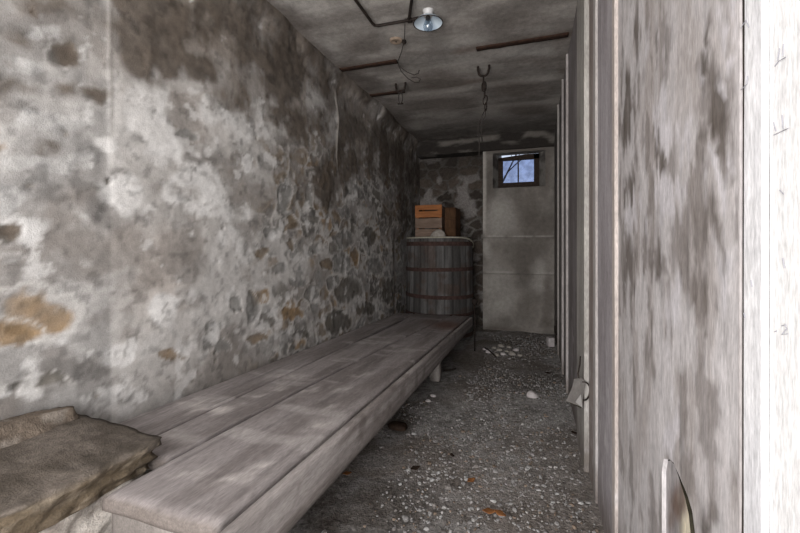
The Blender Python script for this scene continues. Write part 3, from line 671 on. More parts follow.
me = gbox((0, 0.66, 0), (1, 4.05, 1), (0.5, 0.02, 0.1), sb, sbc); V = coords(me)-np.array(BL); me.vertices.foreach_set('co', V.ravel()); me.update()
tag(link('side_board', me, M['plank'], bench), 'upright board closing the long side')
def greycol(a, b, seed, sc=(12, 12, 2)):
    return lambda V: mix(np.tile(a, (len(V), 1)), np.tile(b, (len(V), 1)), ss(0.35, 0.65, fbm(V, sc, 4, seed)))
def bpart(nm, lo, hi, step, colf, mat='plank', lab=None, amp=0.004):
    me = gbox(lo, hi, step, (lambda V: V+amp*(np.stack([fbm(V+9*k, 9, 3, 440+k) for k in range(3)], 1)-.5)), colf, bev=0.004)
    V = coords(me)-np.array(BL); me.vertices.foreach_set('co', V.ravel()); me.update()
    return tag(link(nm, me, M[mat], bench), lab)
for yy in (1.55, 2.93, 3.92):
    xo = 0.0 if yy == 2.93 else -0.17
    bpart('leg', (-0.735+xo, yy-0.04, 0.0), (-0.655+xo, yy+0.04, btop(yy)-0.050), 0.02, greycol((0.20, 0.18, 0.165), (0.38, 0.35, 0.33), 451))
    bpart('leg', (-1.335, yy-0.04, 0.0), (-1.255, yy+0.04, btop(yy)-0.050), 0.02, greycol((0.20, 0.18, 0.165), (0.38, 0.35, 0.33), 452))
    bpart('cross_bearer', (-1.34, yy-0.045, btop(yy)-0.085), (-0.66, yy+0.045, btop(yy)-0.046), 0.03, greycol((0.17, 0.15, 0.14), (0.32, 0.29, 0.27), 453))
bpart('end_support', (-1.00, 0.715, 0.0), (-0.66, 0.765, btop(0.72)-0.045), 0.02, greycol((0.14, 0.125, 0.115), (0.24, 0.215, 0.20), 454), lab='upright board under the near end')

# ---- the stone ledge at the near end
led = thing('stone_ledge', (-1.2, 0.5, 0), 'broken brown stone slab bedded on rough pale mortar at the bench end', 'stone ledge')
LL = np.array((-1.2, 0.5, 0.0))
def slabw(V):
    Q = V.copy(); x, y, z = V.T
    k = (z-0.368)/0.102
    n = fbm(V, 7, 5, 461)-.5; n2 = fbm(V, 26, 4, 462)-.5; lay = fbm(V, (6, 6, 55), 4, 463)-.5
    right = ss(-1.14, -1.035, x); back = ss(0.80, 0.87, y)
    Q[:, 0] += right*(0.045*n+0.05*lay+0.03*n2-0.03*(1-k))
    Q[:, 1] += back*(0.04*n+0.015*lay)
    Q[:, 0] -= 0.10*ss(0.55, 0.2, y)*right
    cor = right*back; Q[:, 0] -= 0.006*cor; Q[:, 1] -= 0.012*cor
    Q[:, 0] = np.minimum(Q[:, 0], -0.993-0.012*(1-k)); Q[:, 1] = np.minimum(Q[:, 1], 0.867)
    Q[:, 2] += 0.012*n*k+0.005*n2+0.055*k*ss(-1.1, -1.40, x)*0.3-0.008*right*k
    return Q
def slabc(V):
    n = fbm(V, 8, 5, 464); n2 = fbm(V, 40, 4, 465); n3 = fbm(V, (5, 18, 5), 4, 466)
    k = (V[:, 2]-0.368)/0.102
    c = mix(np.tile((0.070, 0.058, 0.047), (len(V), 1)), np.tile((0.145, 0.123, 0.105), (len(V), 1)), ss(0.38, 0.62, 0.5*n+0.5*n3))
    face = ss(0.95, 0.85, k)
    c = mix(c, (0.13, 0.098, 0.062), face*ss(0.4, 0.6, n)*0.8)
    c = mix(c, (0.30, 0.25, 0.19), face*ss(0.57, 0.66, n2)*0.7)
    return mix(c, (0.055, 0.042, 0.03), ss(0.55, 0.70, fbm(V, (10, 10, 40), 4, 467))*0.7*(0.3+0.7*face))
me = gbox((-1.375, 0.05, 0.368), (-1.000, 0.868, 0.470), (0.012, 0.012, 0.008), slabw, slabc); V = coords(me)-LL; me.vertices.foreach_set('co', V.ravel()); me.update()
tag(link('slab', me, M['stone'], led), 'flat brown slab with a split edge')
def rearw(V):
    Q = V.copy(); x, y, z = V.T; n = fbm(V, 9, 5, 471)-.5
    k = (z-0.46)/0.07
    Q[:, 0] += 0.04*n-0.05*k*ss(-1.36, -1.26, x)+0.03*ss(0.6, 0.3, y); Q[:, 1] += 0.04*n; Q[:, 2] += 0.03*n*k-0.02*k*ss(0.6, 0.86, y); return Q
def rearc(V):
    n = fbm(V, 9, 5, 472); n2 = fbm(V, 35, 4, 473)
    return mix(mix(np.tile((0.075, 0.058, 0.045), (len(V), 1)), np.tile((0.15, 0.12, 0.095), (len(V), 1)), ss(0.35, 0.65, n)), (0.30, 0.27, 0.24), ss(0.58, 0.7, n2)*0.5)
me = gbox((-1.385, 0.05, 0.46), (-1.29, 0.84, 0.530), 0.013, rearw, rearc); V = coords(me)-LL; me.vertices.foreach_set('co', V.ravel()); me.update()
tag(link('rear_stone', me, M['stone'], led), 'raised stone against the wall')
def basew(V):
    Q = V.copy(); n = fbm(V, 8, 4, 475)-.5; n2 = fbm(V, 28, 4, 476)-.5; r = ss(-1.25, -1.10, V[:, 0])
    Q[:, 0] += r*(0.09*n+0.05*n2+0.02); Q[:, 1] += ss(0.8, 0.86, V[:, 1])*0.03*n; return Q
def basec(V):
    n = fbm(V, 30, 4, 477); return mix(np.tile((0.24, 0.21, 0.185), (len(V), 1)), np.tile((0.52, 0.48, 0.44), (len(V), 1)), ss(0.35, 0.6, n))
me = gbox((-1.375, 0.05, 0.0), (-1.075, 0.862, 0.364), 0.014, basew, basec); V = coords(me)-LL; me.vertices.foreach_set('co', V.ravel()); me.update()
tag(link('mortar_bed', me, M['stone'], led), 'crumbling pale mortar')

# ---- wooden vat at the far end, with its loads
VX, VY, VH = -1.012, 4.475, 1.095
vat = thing('wooden_vat', (VX, VY, 0), 'tall round grey wooden vat with rusty hoops standing at the bench foot', 'vat')
NS = 26; seg = 6; nz = 60
th = np.linspace(0, 2*PI, NS*seg, endpoint=False); zz = np.linspace(0, VH, nz+1)
t2, z2 = np.meshgrid(th, zz, indexing='ij'); t2 = t2.ravel(); z2 = z2.ravel()
fr_ = (t2/(2*PI)*NS) % 1; groove = np.exp(-((np.minimum(fr_, 1-fr_))/0.09)**2)
rad = 0.378-0.010*(z2/VH)-0.006*groove+0.006*np.sin(PI*z2/VH)
i, j = np.meshgrid(np.arange(NS*seg), np.arange(nz), indexing='ij'); i2 = (i+1) % (NS*seg); k = nz+1
Fq = np.stack([i*k+j, i2*k+j, i2*k+j+1, i*k+j+1], -1).reshape(-1, 4)
V = xyz(rad*np.cos(t2), rad*np.sin(t2), z2)
sid = np.floor(t2/(2*PI)*NS); sv = _h(sid.astype(np.int64), sid.astype(np.int64)*0, sid.astype(np.int64)*0, 3)
n1 = fbm(V, (14, 14, 2), 4, 481); n2 = fbm(V, 9, 4, 482)
c = mix(np.tile((0.058, 0.055, 0.053), (len(V), 1)), np.tile((0.135, 0.132, 0.130), (len(V), 1)), ss(0.3, 0.7, 0.75*n1+0.25*sv))
c = mix(c, (0.075, 0.05, 0.04), ss(0.5, 0.66, n2)*0.6); c = c*(1-0.45*groove)[:, None]
link('staves', from_np('staves', V, Fq, c), M['stave'], vat)
ld = MB(); ld.lathe([(0.0, VH-0.025), (0.362, VH-0.025), (0.362, VH-0.005), (0.0, VH-0.005)], 40); ld.build('lid', M['darkwood'], vat)
def hoop(z, w, r0, tilt=0.0, mat='hoop', nm='hoop', dr=0.006):
    m = MB(); n = 72; pr = [(r0, -w/2), (r0+dr, -w/2), (r0+dr, w/2), (r0, w/2)]
    rings = [[m.bm.verts.new((r*math.cos(2*PI*q/n), r*math.sin(2*PI*q/n), z+h+tilt*math.cos(2*PI*q/n))) for r, h in pr] for q in range(n)]
    for q in range(n):
        a, b = rings[q], rings[(q+1) % n]
        for s in range(4): m.bm.faces.new((a[s], a[(s+1) % 4], b[(s+1) % 4], b[s]))
    return m.build(nm, M[mat], vat)
hoop(1.035, 0.045, 0.3725); hoop(0.760, 0.04, 0.3765, 0.004); hoop(0.470, 0.04, 0.3785, -0.006); hoop(0.275, 0.035, 0.379); hoop(0.05, 0.04, 0.377)
# loose pale wire-bound rim, sprung down at the right
m = MB(); pts = []
for q in range(60):
    a = -PI*1.02+PI*1.12*q/59; zz1 = VH+0.006-0.055*max(0.0, (a+0.75)/0.75)**2 if a > -0.75 else VH+0.006
    rr = 0.376; pts.append((rr*math.cos(a), rr*math.sin(a), zz1))
m.tube(pts, 0.0085, 8); tag(m.build('loose_rim', noise_mat('pale_rim', [(0.3, (0.30, 0.28, 0.22)), (0.7, (0.46, 0.44, 0.37))], fine=40), vat, True), 'pale rim sprung loose at one end')

def slats(parent, name, mat, boxes, label=None):
    for c, d in boxes:
        m = MB(); m.box(c, d, bev=0.003); o = m.build(name, M[mat], parent)
        if label: o['label'] = label
cr1 = thing('wooden_crate', (-1.088, 4.40, VH), 'orange and grey wooden crate with a slot, on top of the vat', 'crate')
W_, D_, H_ = 0.30, 0.28, 0.365
# upper front board with a hand slot
m = MB(); zt, zb, slz0, slz1, sx = H_, H_-0.135, H_-0.068, H_-0.052, 0.105
for c, d in (((0, -D_/2, (zt+slz1)/2), (W_, 0.014, zt-slz1)), ((0, -D_/2, (slz0+zb)/2), (W_, 0.014, slz0-zb)), ((-(W_/2+sx)/2, -D_/2, (slz0+slz1)/2), (W_/2-sx, 0.014, slz1-slz0)), (((W_/2+sx)/2, -D_/2, (slz0+slz1)/2), (W_/2-sx, 0.014, slz1-slz0))): m.box(c, d)
tag(m.build('slotted_board', M['crate'], cr1), 'bright orange brown board with a hand slot')
slats(cr1, 'front_board', 'crategrey', [((0, -D_/2, 0.165), (W_, 0.013, 0.11)), ((0, -D_/2, 0.052), (W_, 0.013, 0.10))], 'greyed lower board')
slats(cr1, 'side_board', 'crategrey', [((s*(W_/2-0.007), 0.004, zc), (0.013, D_-0.02, 0.11)) for s in (-1, 1) for zc in (0.06, 0.18, 0.30)])
slats(cr1, 'back_board', 'crategrey', [((0, D_/2, zc), (W_, 0.013, 0.11)) for zc in (0.06, 0.18, 0.30)])
slats(cr1, 'corner_post', 'crate', [((s*(W_/2-0.026), t*(D_/2-0.022), H_/2), (0.024, 0.024, H_-0.01)) for s in (-1, 1) for t in (-1, 1)])
m = MB(); m.box((0, 0, 0.008), (W_-0.03, D_-0.03, 0.012)); m.build('bottom_board', M['crategrey'], cr1)
bx = thing('wooden_box', (-0.862, 4.475, VH), 'dark brown box standing on end beside the orange crate', 'box', rot=(0, 0, -0.06))
m = MB(); m.box((0, 0, 0.165), (0.115, 0.24, 0.33), bev=0.004); m.build('body', M['darkwood'], bx)
slats(bx, 'front_slat', 'darkwood', [((0, -0.124, zc), (0.113, 0.008, 0.094)) for zc in (0.055, 0.16, 0.268)])
slats(bx, 'side_slat', 'darkwood', [((0.0610, 0, zc), (0.008, 0.235, 0.094)) for zc in (0.055, 0.16, 0.268)])
m = MB(); m.box((0, 0, 0.334), (0.125, 0.255, 0.008)); m.build('lid', M['darkwood'], bx)
def rock(name, loc, size, mat, seed, label, cat, group=None, parent=None, sub=3, amp=0.35, flat=0.3):
    bm = bmesh.new(); bmesh.ops.create_icosphere(bm, subdivisions=sub, radius=1.0)
    me = bpy.data.meshes.new(name); bm.to_mesh(me); bm.free()
    V = coords(me); n = fbm(V, 1.2, 4, seed)-.5; V = V*(1+amp*2*n)[:, None]
    f1, f2, cid = worley(V[:, 0]*1.4+V[:, 2], V[:, 1]*1.4-V[:, 2]*.5, seed); V *= (1+0.12*(cid-.5))[:, None]
    V[:, 2] = np.maximum(V[:, 2], -flat); V[:, 2] += flat
    V *= np.array(size); me.vertices.foreach_set('co', V.ravel()); me.update()
    o = link(name, me, mat, parent, smooth=True, loc=loc); return tag(o, label, cat, group)
rock('mortar_lump', (-0.955, 4.185, VH-0.003), (0.085, 0.045, 0.075), M['mortar'], 501, 'grey rounded mortar lump on the vat rim in front of the crate', 'lump')
m = MB(); m.box((0, 0, 0.009), (0.17, 0.10, 0.018), rotz(0.2), bev=0.003); o = m.build('board_scrap', M['dark'], loc=(-0.745, 4.46, VH-0.004)); tag(o, 'short black board lying on the right of the vat top', 'board')

# ---- iron rod at the corner of bench and vat
rx, ry = -0.530, 3.86
m = MB(); m.tube([(0, 0, 0.0), (0.004, 0.006, 0.25), (-0.004, 0.012, 0.47)], 0.0065, 8)
rod = thing('iron_rod', (rx, ry, 0.0), 'thin dark iron rod standing upright in the gravel by the bench end', 'rod')
m.build('shaft', M['rustdark'], rod, True)
m = MB(); m.lathe([(0.0, 0.445), (0.022, 0.45), (0.03, 0.475), (0.024, 0.50), (0.0, 0.508)], 12); m.build('knob', M['rustdark'], rod, True)

# ---- steel beams half buried in the ceiling
def beam(y, spans, label):
    o = thing('steel_beam', ((spans[0][0]+spans[-1][1])/2, y, ZC), label, 'beam')
    for a, b in spans:
        L0 = a-o.location.x; L1 = b-o.location.x
        me = gbox((L0, -0.024, -0.010), (L1, 0.024, 0.03), (0.02, 0.016, 0.01), lambda V: V+0.006*(np.stack([fbm(V+5*k, 14, 3, 510+k) for k in range(3)], 1)-.5))
        link('flange', me, M['rust'], o)
    return o
beam(2.70, [(-1.365, -0.92), (-0.36, 0.21)], 'rusty beam flange across the ceiling nearer the lamp, bare at both ends')
beam(3.24, [(-1.365, -1.04)], 'short rusty beam flange in the ceiling behind the left hook')

# ---- staples in the ceiling with what hangs from them
def staple(loc, label):
    o = thing('ceiling_hook', loc, label, 'hook', 'ceiling hooks')
    m = MB(); pts = [(-0.040, 0, 0.02), (-0.041, 0, -0.020)]+[(0.036*math.cos(a), 0, -0.040+0.036*math.sin(a)) for a in np.linspace(PI, 2*PI, 13)]+[(0.041, 0, -0.020), (0.040, 0, 0.02)]
    m.tube(pts, 0.0085, 8); m.build('staple', M['rustdark'], o, True); return o
HK1 = (-1.020, 3.08, ZC); HK2 = (-0.345, 2.98, ZC)
staple(HK1, 'dark U shaped iron hook in the ceiling near the left wall'); staple(HK2, 'dark U shaped iron hook in the ceiling holding the long chain')
def oval(c, a, b, turn, tilt=0.0, n=16):
    out = []
    for q in range(n):
        t = 2*PI*q/n; p = Vector((a*math.cos(t), 0, b*math.sin(t))); p = Matrix.Rotation(tilt, 3, 'Y') @ p; p = Matrix.Rotation(turn, 3, 'Z') @ p
        out.append(Vector(c)+p)
    return out
sh = thing('hanging_shackle', (HK1[0], HK1[1], HK1[2]-0.075), 'small dark shackle hanging from the left ceiling hook', 'shackle')
m = MB(); m.tube(oval((0, 0, -0.045), 0.016, 0.048, 0.5), 0.004, 6, True); m.build('link', M['wire'], sh, True)
m = MB(); m.tube([(-0.022, 0, -0.092), (0.022, 0, -0.094)], 0.006, 6); m.build('pin', M['rustdark'], sh, True)
ch = thing('hanging_chain', (HK2[0], HK2[1], HK2[2]-0.075), 'rusty chain and wire hanging from the right ceiling hook', 'chain')
zc = -0.028
for q, (a, b, tu, ti) in enumerate(((0.012, 0.032, PI/2, 0), (0.016, 0.036, 0.3, 0.05), (0.011, 0.032, PI/2, -0.1), (0.014, 0.034, 0.1, 0.15), (0.014, 0.03, 1.2, 0.2))):
    m = MB(); m.tube(oval((0.004*q, 0, zc), a, b, tu, ti), 0.0045, 6, True); m.build('link', M['rustdark'], ch, True); zc -= 0.05
m = MB(); m.box((0.002, 0.0, -0.075), (0.026, 0.008, 0.055), bev=0.003); m.build('tag_plate', M['rustdark'], ch)
for dx, sgn, ln in ((0.0, -1, 0.62), (0.02, 1, 0.44)):
    m = MB(); m.tube([(0.014, 0, -0.24), (0.014-0.05*(0.5 if sgn < 0 else -0.05)-dx*.2, 0.005, -0.29), (-0.035+dx, 0.0, -0.34), (-0.040+dx*1.3, 0.004, -0.40), (-0.030+dx, 0.0, -0.48), (-0.032+dx, 0, -ln)], 0.0032, 6); m.build('wire_end', M['wire'], ch, True)

# ---- enamel ceiling lamp
LX, LY = -0.560, 2.185
lamp = thing('ceiling_lamp', (LX, LY, ZC+0.008), 'pale blue enamel shade lamp with bare bulb under the ceiling', 'lamp')
m = MB(); m.lathe([(0, 0.01), (0.030, 0.01), (0.031, -0.012), (0.026, -0.018), (0.025, -0.042), (0, -0.044)], 24); m.build('lamp_holder', M['porcelain'], lamp, True)
m = MB(); m.lathe([(0.024, -0.036), (0.040, -0.044), (0.070, -0.066), (0.082, -0.078), (0.083, -0.081), (0.080, -0.080), (0.068, -0.069), (0.038, -0.047), (0.022, -0.040)], 40); shade = m.build('lamp_shade', M['enamel'], lamp, True)
m = MB(); m.tube([(0.082*math.cos(a), 0.082*math.sin(a), -0.080) for a in np.linspace(0, 2*PI, 40, endpoint=False)], 0.0028, 6, True); tag(m.build('rim', M['rustdark'], shade, True), 'dark chipped rim')
m = MB(); m.lathe([(0.013, -0.044), (0.014, -0.058), (0.022, -0.076), (0.028, -0.095), (0.024, -0.113), (0.012, -0.122), (0, -0.124)], 24); bulb = m.build('bulb', M['bulb'], lamp, True)
m = MB(); m.lathe([(0.0135, -0.036), (0.0135, -0.058), (0, -0.060)], 16); m.build('bulb_cap', M['wire'], bulb, True)
# ---- surface conduit
con = thing('electrical_conduit', (-0.89, 2.205, ZC), 'thin black electrical conduit running along the ceiling to the lamp', 'conduit')
zk = -0.021
def cpart(pts, nm, r=0.0085):
    m = MB(); m.tube([(a+0.89, b-2.205, zk) for a, b in pts], r, 8); m.build(nm, M['rustdark'], con, True)
cpart([(-0.895, YF+0.05), (-0.893, 1.2), (-0.892, 2.17), (-0.887, 2.195), (-0.870, 2.205), (-0.70, 2.208), (LX-0.032, 2.200)], 'main_run')
cpart([(-0.20, 1.0), (-0.40, 1.5), (-0.665, 2.17), (-0.676, 2.200)], 'branch_run')
m = MB(); m.box((0.89-0.676, 0.003, zk), (0.03, 0.03, 0.02), bev=0.004); m.build('junction', M['rustdark'], con)
# ---- round plate and loose wires
rp = thing('ceiling_rosette', (-0.835, 2.43, ZC), 'round pale tan plate on the ceiling beside the loose wire', 'plate')
m = MB(); m.lathe([(0, 0.012), (0.042, 0.012), (0.041, -0.008), (0.030, -0.014), (0.024, -0.010), (0, -0.010)], 28); disc = m.build('disc', M['rosette'], rp, True)
m = MB(); m.lathe([(0, 0), (0.006, -0.012), (0, -0.018)], 10); m.build('screw', M['rustdark'], disc, True)
lw = thing('hanging_wire', (-0.70, 2.22, ZC), 'thin dark wire strung loosely along the ceiling from conduit to beam', 'wire')
o0 = Vector((-0.70, 2.22, ZC))
def wpart(pts, nm, r=0.0028):
    m = MB(); m.tube([Vector(p)-o0 for p in pts], r, 6); return m.build(nm, M['wire'], lw, True)
wpart([(-0.705, 2.215, 2.328), (-0.735, 2.30, 2.300), (-0.775, 2.42, 2.305), (-0.787, 2.446, 2.318), (-0.83, 2.53, 2.302), (-0.89, 2.64, 2.300), (-0.915, 2.69, 2.314)], 'strand')
wpart([(-0.915, 2.70, 2.312), (-0.90, 2.72, 2.285), (-0.86, 2.76, 2.262), (-0.82, 2.79, 2.250), (-0.79, 2.80, 2.262), (-0.785, 2.80, 2.285)], 'end_curl')
wpart([(-0.915, 2.70, 2.312), (-0.905, 2.75, 2.27), (-0.87, 2.80, 2.235), (-0.83, 2.84, 2.215), (-0.80, 2.85, 2.218), (-0.79, 2.85, 2.24), (-0.82, 2.86, 2.262), (-0.86, 2.86, 2.262)], 'end_curl')
m = MB(); m.lathe([(0, 0.014), (0.012, 0.012), (0.013, -0.004), (0.008, -0.012), (0, -0.013)], 12, c=tuple(Vector((-0.785, 2.446, 2.316))-o0)); m.build('insulator', M['rustdark'], lw, True)

# ---- right side, low: bent card and wire ring, pale block and hook further back
YP = 1.925
P2 = lambda u, v, dy=0.0: Vector((on_y(u, v, YP+dy)[0], YP+dy, on_y(u, v, YP+dy)[1]))
cd = thing('hanging_flap', P2(584, 380), 'small torn grey flap hanging from the wire ring low on the right wall', 'flap')
o0 = P2(584, 380)
m = MB(); m.prism([P2(*q)-o0 for q in ((574, 379), (572, 388, .01), (566, 401), (574, 404, -.015), (582, 407, -.02), (583.5, 394), (586, 383), (582, 378))], (0.0, 0.006, 0)); sheet = m.build('sheet', M['card'], cd)
m = MB(); m.prism([P2(*q)-o0 for q in ((575.5, 402, -.024), (581, 394, -.012), (582.5, 408, -.026))], (0.0, 0.004, 0)); tag(m.build('folded_corner', noise_mat('pale_card', [(0.3, (0.24, 0.23, 0.22)), (0.7, (0.32, 0.31, 0.30))], fine=20), sheet), 'paler folded corner')
m = MB(); m.prism([P2(*q)-o0 for q in ((566, 401.5, .008), (574, 405, .004), (582, 408.5, .0), (582, 404.5, .012), (572, 401, .012))], (0.0, 0.012, 0)); tag(m.build('flap_shade', M['dark'], sheet), 'dark strip painting the shade under its lower edge')  # dark strip standing in for the shade below the flap
rc = Vector((on_y(583.5, 391, 1.930)[0], 1.930, on_y(583.5, 391, 1.930)[1]))
ring = thing('wire_ring', rc, 'bent rusty wire ring low on the pale post of the right wall', 'wire ring')
m = MB(); m.tube([(0.026*math.cos(t)*(1+0.12*math.sin(2*t)), 0.004*math.sin(3*t), 0.042*math.sin(t)) for t in np.linspace(0, 2*PI, 22, endpoint=False)], 0.0035, 6, True); m.build('loop', M['rustdark'], ring, True)
m = MB(); m.tube([(-0.016, 0.0, 0.034), (-0.022, 0.002, 0.075), (-0.014, 0.006, 0.115), (-0.012, 0.008, 0.15)], 0.003, 6); m.build('tail', M['rustdark'], ring, True)
m = MB(); m.box((0, 0, 0.045), (0.06, 0.07, 0.09), rotz(0.3), bev=0.008); o = m.build('pale_block', M['whitestone'], loc=(0.165, 4.25, 0.012)); tag(o, 'small pale block on the gravel in the far right corner', 'block')
gh = thing('door_hasp', (0.228, 4.25, 0.20), 'dark iron hasp low at the far end of the right wall', 'hasp')
m = MB(); m.box((-0.006, 0, 0), (0.010, 0.05, 0.14), bev=0.003); m.build('plate', M['rustdark'], gh)
m = MB(); m.tube(oval((-0.022, 0, -0.02), 0.03, 0.035, PI/2), 0.006, 6, True); m.build('ring', M['rustdark'], gh, True)

# ---- loose things on the floor
x_, y_ = on_z(532, 394, 0.02)
rock('white_stone', (x_, y_, 0.0), (0.034, 0.030, 0.030), M['whitestone'], 521, 'single white stone lying alone in the middle of the gravel', 'stone')
x_, y_ = on_z(432, 396, 0.02)
for q, (u, v, s, lb) in enumerate(((428, 400, .018, 'left of the two pale pebbles by the bench leg'), (433, 395, .02, 'right of the two pale pebbles by the bench leg'))):
    x_, y_ = on_z(u, v, 0.01); rock('pebble', (x_, y_, 0.0), (s, s*.8, s*.7), M['whitestone'], 530+q, lb, 'pebble', 'pale pebbles', sub=2)
RUB = [(489, 351), (494, 347), (499, 349), (503, 353), (507, 350), (512, 353), (516, 349), (496, 354), (509, 346), (485, 348), (520, 354), (501, 345)]
for q, (u, v) in enumerate(RUB):
    x_, y_ = on_z(u, v, 0.02); s = random.uniform(.020, .036)
    rock('rubble_piece', (x_, y_, 0.002), (s, s*.8, s*.75), M['whitestone'] if q % 3 == 0 else M['mortar'], 540+q, 'pale rubble piece in the small heap below the back wall window', 'rubble', 'rubble heap below the window', sub=2)
def leaf(u, v, s, rot, mat, label, group=None):
    x_, y_ = on_z(u, v, 0.02); m = MB(); n = 9
    top = [(s*(-1+2*i/(n-1)), s*0.5*math.sin(PI*i/(n-1))**0.8*(1+0.2*math.sin(5*i))) for i in range(n)]
    bot = [(a, -b*0.9) for a, b in top[1:-1]]
    lo_, hi_ = [], []
    mid = [m.bm.verts.new((a, 0, 0.006+0.25*s*(a/s)**2)) for a, _ in top]
    up = [mid[0]]+[m.bm.verts.new((a, b, 0.008+0.3*s*(a/s)**2+0.25*b)) for a, b in top[1:-1]]+[mid[-1]]
    dn = [mid[0]]+[m.bm.verts.new((a, b, 0.008+0.3*s*(a/s)**2-0.25*b)) for a, b in bot]+[mid[-1]]
    for i in range(n-1):
        for r in (up, dn):
            f = [mid[i], mid[i+1], r[i+1], r[i]]; f = list(dict.fromkeys(f))
            if len(f) >= 3: m.bm.faces.new(f)
    o = m.build('dry_leaf', M[mat], None, True, loc=(x_, y_, 0.010)); o.rotation_euler = (0.1, 0.05, rot)
    md = o.modifiers.new('thick', 'SOLIDIFY'); md.thickness = 0.0015
    return tag(o, label, 'leaf', group)
leaf(489, 511, .026, .3, 'leaf', 'orange dry leaf on the gravel nearest the viewer, left of its pair', 'dry leaves')
leaf(500, 513, .024, -.4, 'leaf', 'orange brown leaf on the gravel nearest the viewer, right of its pair', 'dry leaves')
leaf(471, 480, .024, 1.0, 'leaf', 'orange brown leaf in the middle of the gravel', 'dry leaves')
leaf(347, 473, .020, .6, 'leaf', 'small orange leaf on the gravel beside the bench side board', 'dry leaves')
leaf(452, 455, .020, 2.0, 'leafdark', 'dark leaf in the middle of the gravel, farther than the orange ones', 'dry leaves')
leaf(415, 468, .026, .9, 'leafdark', 'dark curled leaf on the gravel toward the bench', 'dry leaves')
leaf(575, 433, .028, 2.4, 'leafdark', 'black leaf on the gravel near the right wall', 'dry leaves')
leaf(548, 373, .028, .2, 'leafdark', 'black leaf on the gravel far back before the right wall', 'dry leaves')
def stick(pts, r, label):
    m = MB(); P3 = [Vector((*on_z(u, v, 0.02), zz)) for u, v, zz in pts]; o0 = P3[0]
    m.tube([p-o0 for p in P3], r, 6); o = m.build('stick', M['rustdark'], None, True, loc=o0); tag(o, label, 'stick')
stick([(485, 349, .03), (490, 352, .028), (496, 357, .02)], 0.008, 'short dark stick leaning on the rubble heap below the window')
stick([(443, 371, .02), (450, 370, .02), (456, 369, .022)], 0.006, 'thin dark stick on the gravel right of the bench leg')
x_, y_ = on_z(398, 424, 0.02)
rock('earth_clod', (x_, y_, 0.0), (0.06, 0.045, 0.022), M['leafdark'], 560, 'dark brown clod of earth on the gravel beside the bench side', 'clod')

# ---- gravel: loose chips spread over the whole floor
phi = (1+5**.5)/2
ico = np.array([(-1, phi, 0), (1, phi, 0), (-1, -phi, 0), (1, -phi, 0), (0, -1, phi), (0, 1, phi), (0, -1, -phi), (0, 1, -phi), (phi, 0, -1), (phi, 0, 1), (-phi, 0, -1), (-phi, 0, 1)])/math.hypot(1, phi)
icf = np.array([(0, 11, 5), (0, 5, 1), (0, 1, 7), (0, 7, 10), (0, 10, 11), (1, 5, 9), (5, 11, 4), (11, 10, 2), (10, 7, 6), (7, 1, 8), (3, 9, 4), (3, 4, 2), (3, 2, 6), (3, 6, 8), (3, 8, 9), (4, 9, 5), (2, 4, 11), (6, 2, 10), (8, 6, 7), (9, 8, 1)])
NG = 15000
gx = rng.uniform(-0.80, 0.222, NG); gy = rng.uniform(0.6, 4.85, NG)**1.0
dens = fbm(xyz(gx, gy, 0), 2.6, 4, 601); keep = dens+rng.uniform(-.15, .15, NG) > 0.44+0.16*(gx < -0.42); keep &= ~((gx < -0.58) & (gy > 2.80) & (gy < 3.05)) & ~((gx < -0.48) & (gy > 3.75)) & ~((gx < -0.60) & (gy < 0.90)) & (np.hypot(gx-on_z(398, 424, 0.02)[0], gy-on_z(398, 424, 0.02)[1]) > 0.09); gx, gy = gx[keep], gy[keep]; NG = len(gx)
sz = np.clip(rng.lognormal(math.log(0.0046), 0.42, NG), 0.0025, 0.014)
V = ico[None]*(1+rng.uniform(-.28, .28, (NG, 12, 1)))*(sz[:, None, None]*rng.uniform(.6, 1.25, (NG, 1, 3)))
V[..., 2] *= 0.65
ang = rng.uniform(0, 2*PI, NG); ca, sa = np.cos(ang)[:, None], np.sin(ang)[:, None]
V = np.stack([V[..., 0]*ca-V[..., 1]*sa+gx[:, None], V[..., 0]*sa+V[..., 1]*ca+gy[:, None], V[..., 2]+0.003+0.2*sz[:, None]], -1).reshape(-1, 3)
Fg = (icf[None]+12*np.arange(NG)[:, None, None]).reshape(-1, 3)
tone = rng.choice(6, NG, p=[.28, .2, .18, .12, .14, .08])
pal = np.array([(0.26, 0.25, 0.245), (0.33, 0.325, 0.32), (0.18, 0.165, 0.155), (0.33, 0.32, 0.31), (0.20, 0.155, 0.12), (0.10, 0.088, 0.08)])
Cg = np.repeat(pal[tone]*rng.uniform(.8, 1.2, (NG, 1)), 12, 0)
o = link('loose_gravel', from_np('loose_gravel', V, Fg, Cg), vc_mat('gravel_chip', fine=90, lo=0.7, hi=1.3, bump=0.2), smooth=False)
tag(o, 'loose grey gravel chips strewn over the whole floor', 'gravel', kind='stuff')

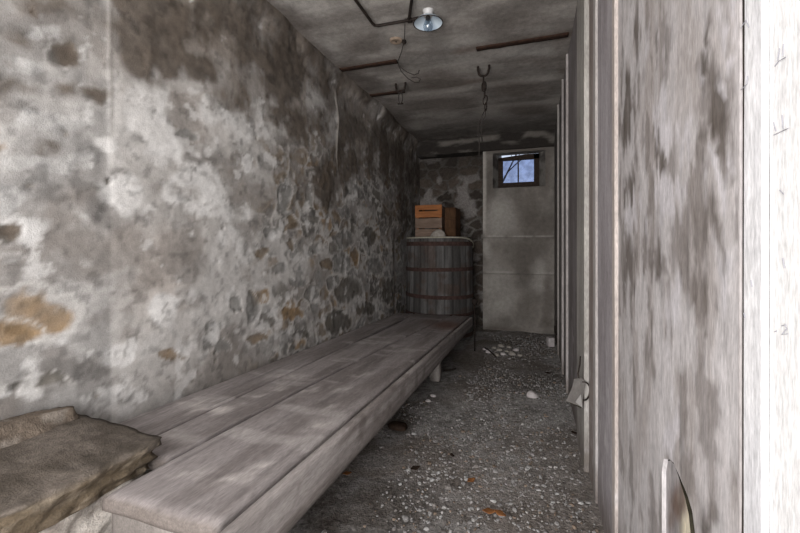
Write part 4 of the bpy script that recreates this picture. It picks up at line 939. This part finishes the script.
# ---- outside the little window: ground and bare twigs
m = MB(); m.box((-0.2, 12.0, 0.9), (16, 12.6, 0.3)); tag(m.build('ground', M['ground']), kind='structure')
def tree(loc, seed, label):
    random.seed(seed); t = thing('bare_tree', loc, label, 'tree')
    tr = MB(); br = []
    def grow(p, d, ln, r, dep, mb):
        pts = [p]; q = p; dd = d.copy()
        for i in range(4):
            dd = (dd+Vector((random.uniform(-.16, .16), random.uniform(-.16, .16), random.uniform(-.05, .12)))).normalized(); q = q+dd*ln/4; pts.append(q)
        mb.tube(pts, [r*(1-0.45*i/4) for i in range(5)], 5)
        if dep == 0: return
        for k in range(3):
            a = random.choice(pts[2:]); nd = (dd+Vector((random.uniform(-.9, .9), random.uniform(-.5, .5), random.uniform(-.2, .6)))).normalized()
            grow(a, nd, ln*random.uniform(.55, .8), r*0.5, dep-1, mb)
    grow(Vector((0, 0, 0)), Vector((0, 0, 1)), 1.5, 0.05, 3, tr)
    tr.build('branches', M['bark'], t, True)
tree((-0.75, 7.6, 1.05), 12, 'bare twiggy tree outside, seen through the small window')
random.seed(3)

# ================================================================== LIGHT
w = bpy.data.worlds.new('world'); scene.world = w; w.use_nodes = True
nt = w.node_tree; bg = nt.nodes['Background']
tc = N(nt, 'ShaderNodeTexCoord'); sx = N(nt, 'ShaderNodeSeparateXYZ'); L(nt, tc.outputs['Generated'], sx.inputs[0])
L(nt, ramp(nt, sx.outputs['Z'], [(0.0, (0.86, 0.90, 0.98)), (0.5, (0.55, 0.70, 1.0))]), bg.inputs['Color'])
bg.inputs['Strength'].default_value = 0.95
def area(name, loc, rot, sx_, sy_, power, col):
    l = bpy.data.lights.new(name, 'AREA'); l.shape = 'RECTANGLE'; l.size = sx_; l.size_y = sy_; l.energy = power; l.color = col
    o = bpy.data.objects.new(name, l); COL.objects.link(o); o.location = loc; o.rotation_euler = rot; return o
# daylight standing in the doorway behind the viewpoint
area('doorway_daylight', ((DX0+DX1)/2, YF-0.05, 1.08), (-PI/2, 0, PI), 1.38, 2.05, 94, (1.0, 0.97, 0.945))
vs = scene.view_settings
vs.view_transform = 'Standard'; vs.look = 'None'; vs.exposure = 0.0; vs.gamma = 1.0; vs.use_curve_mapping = False
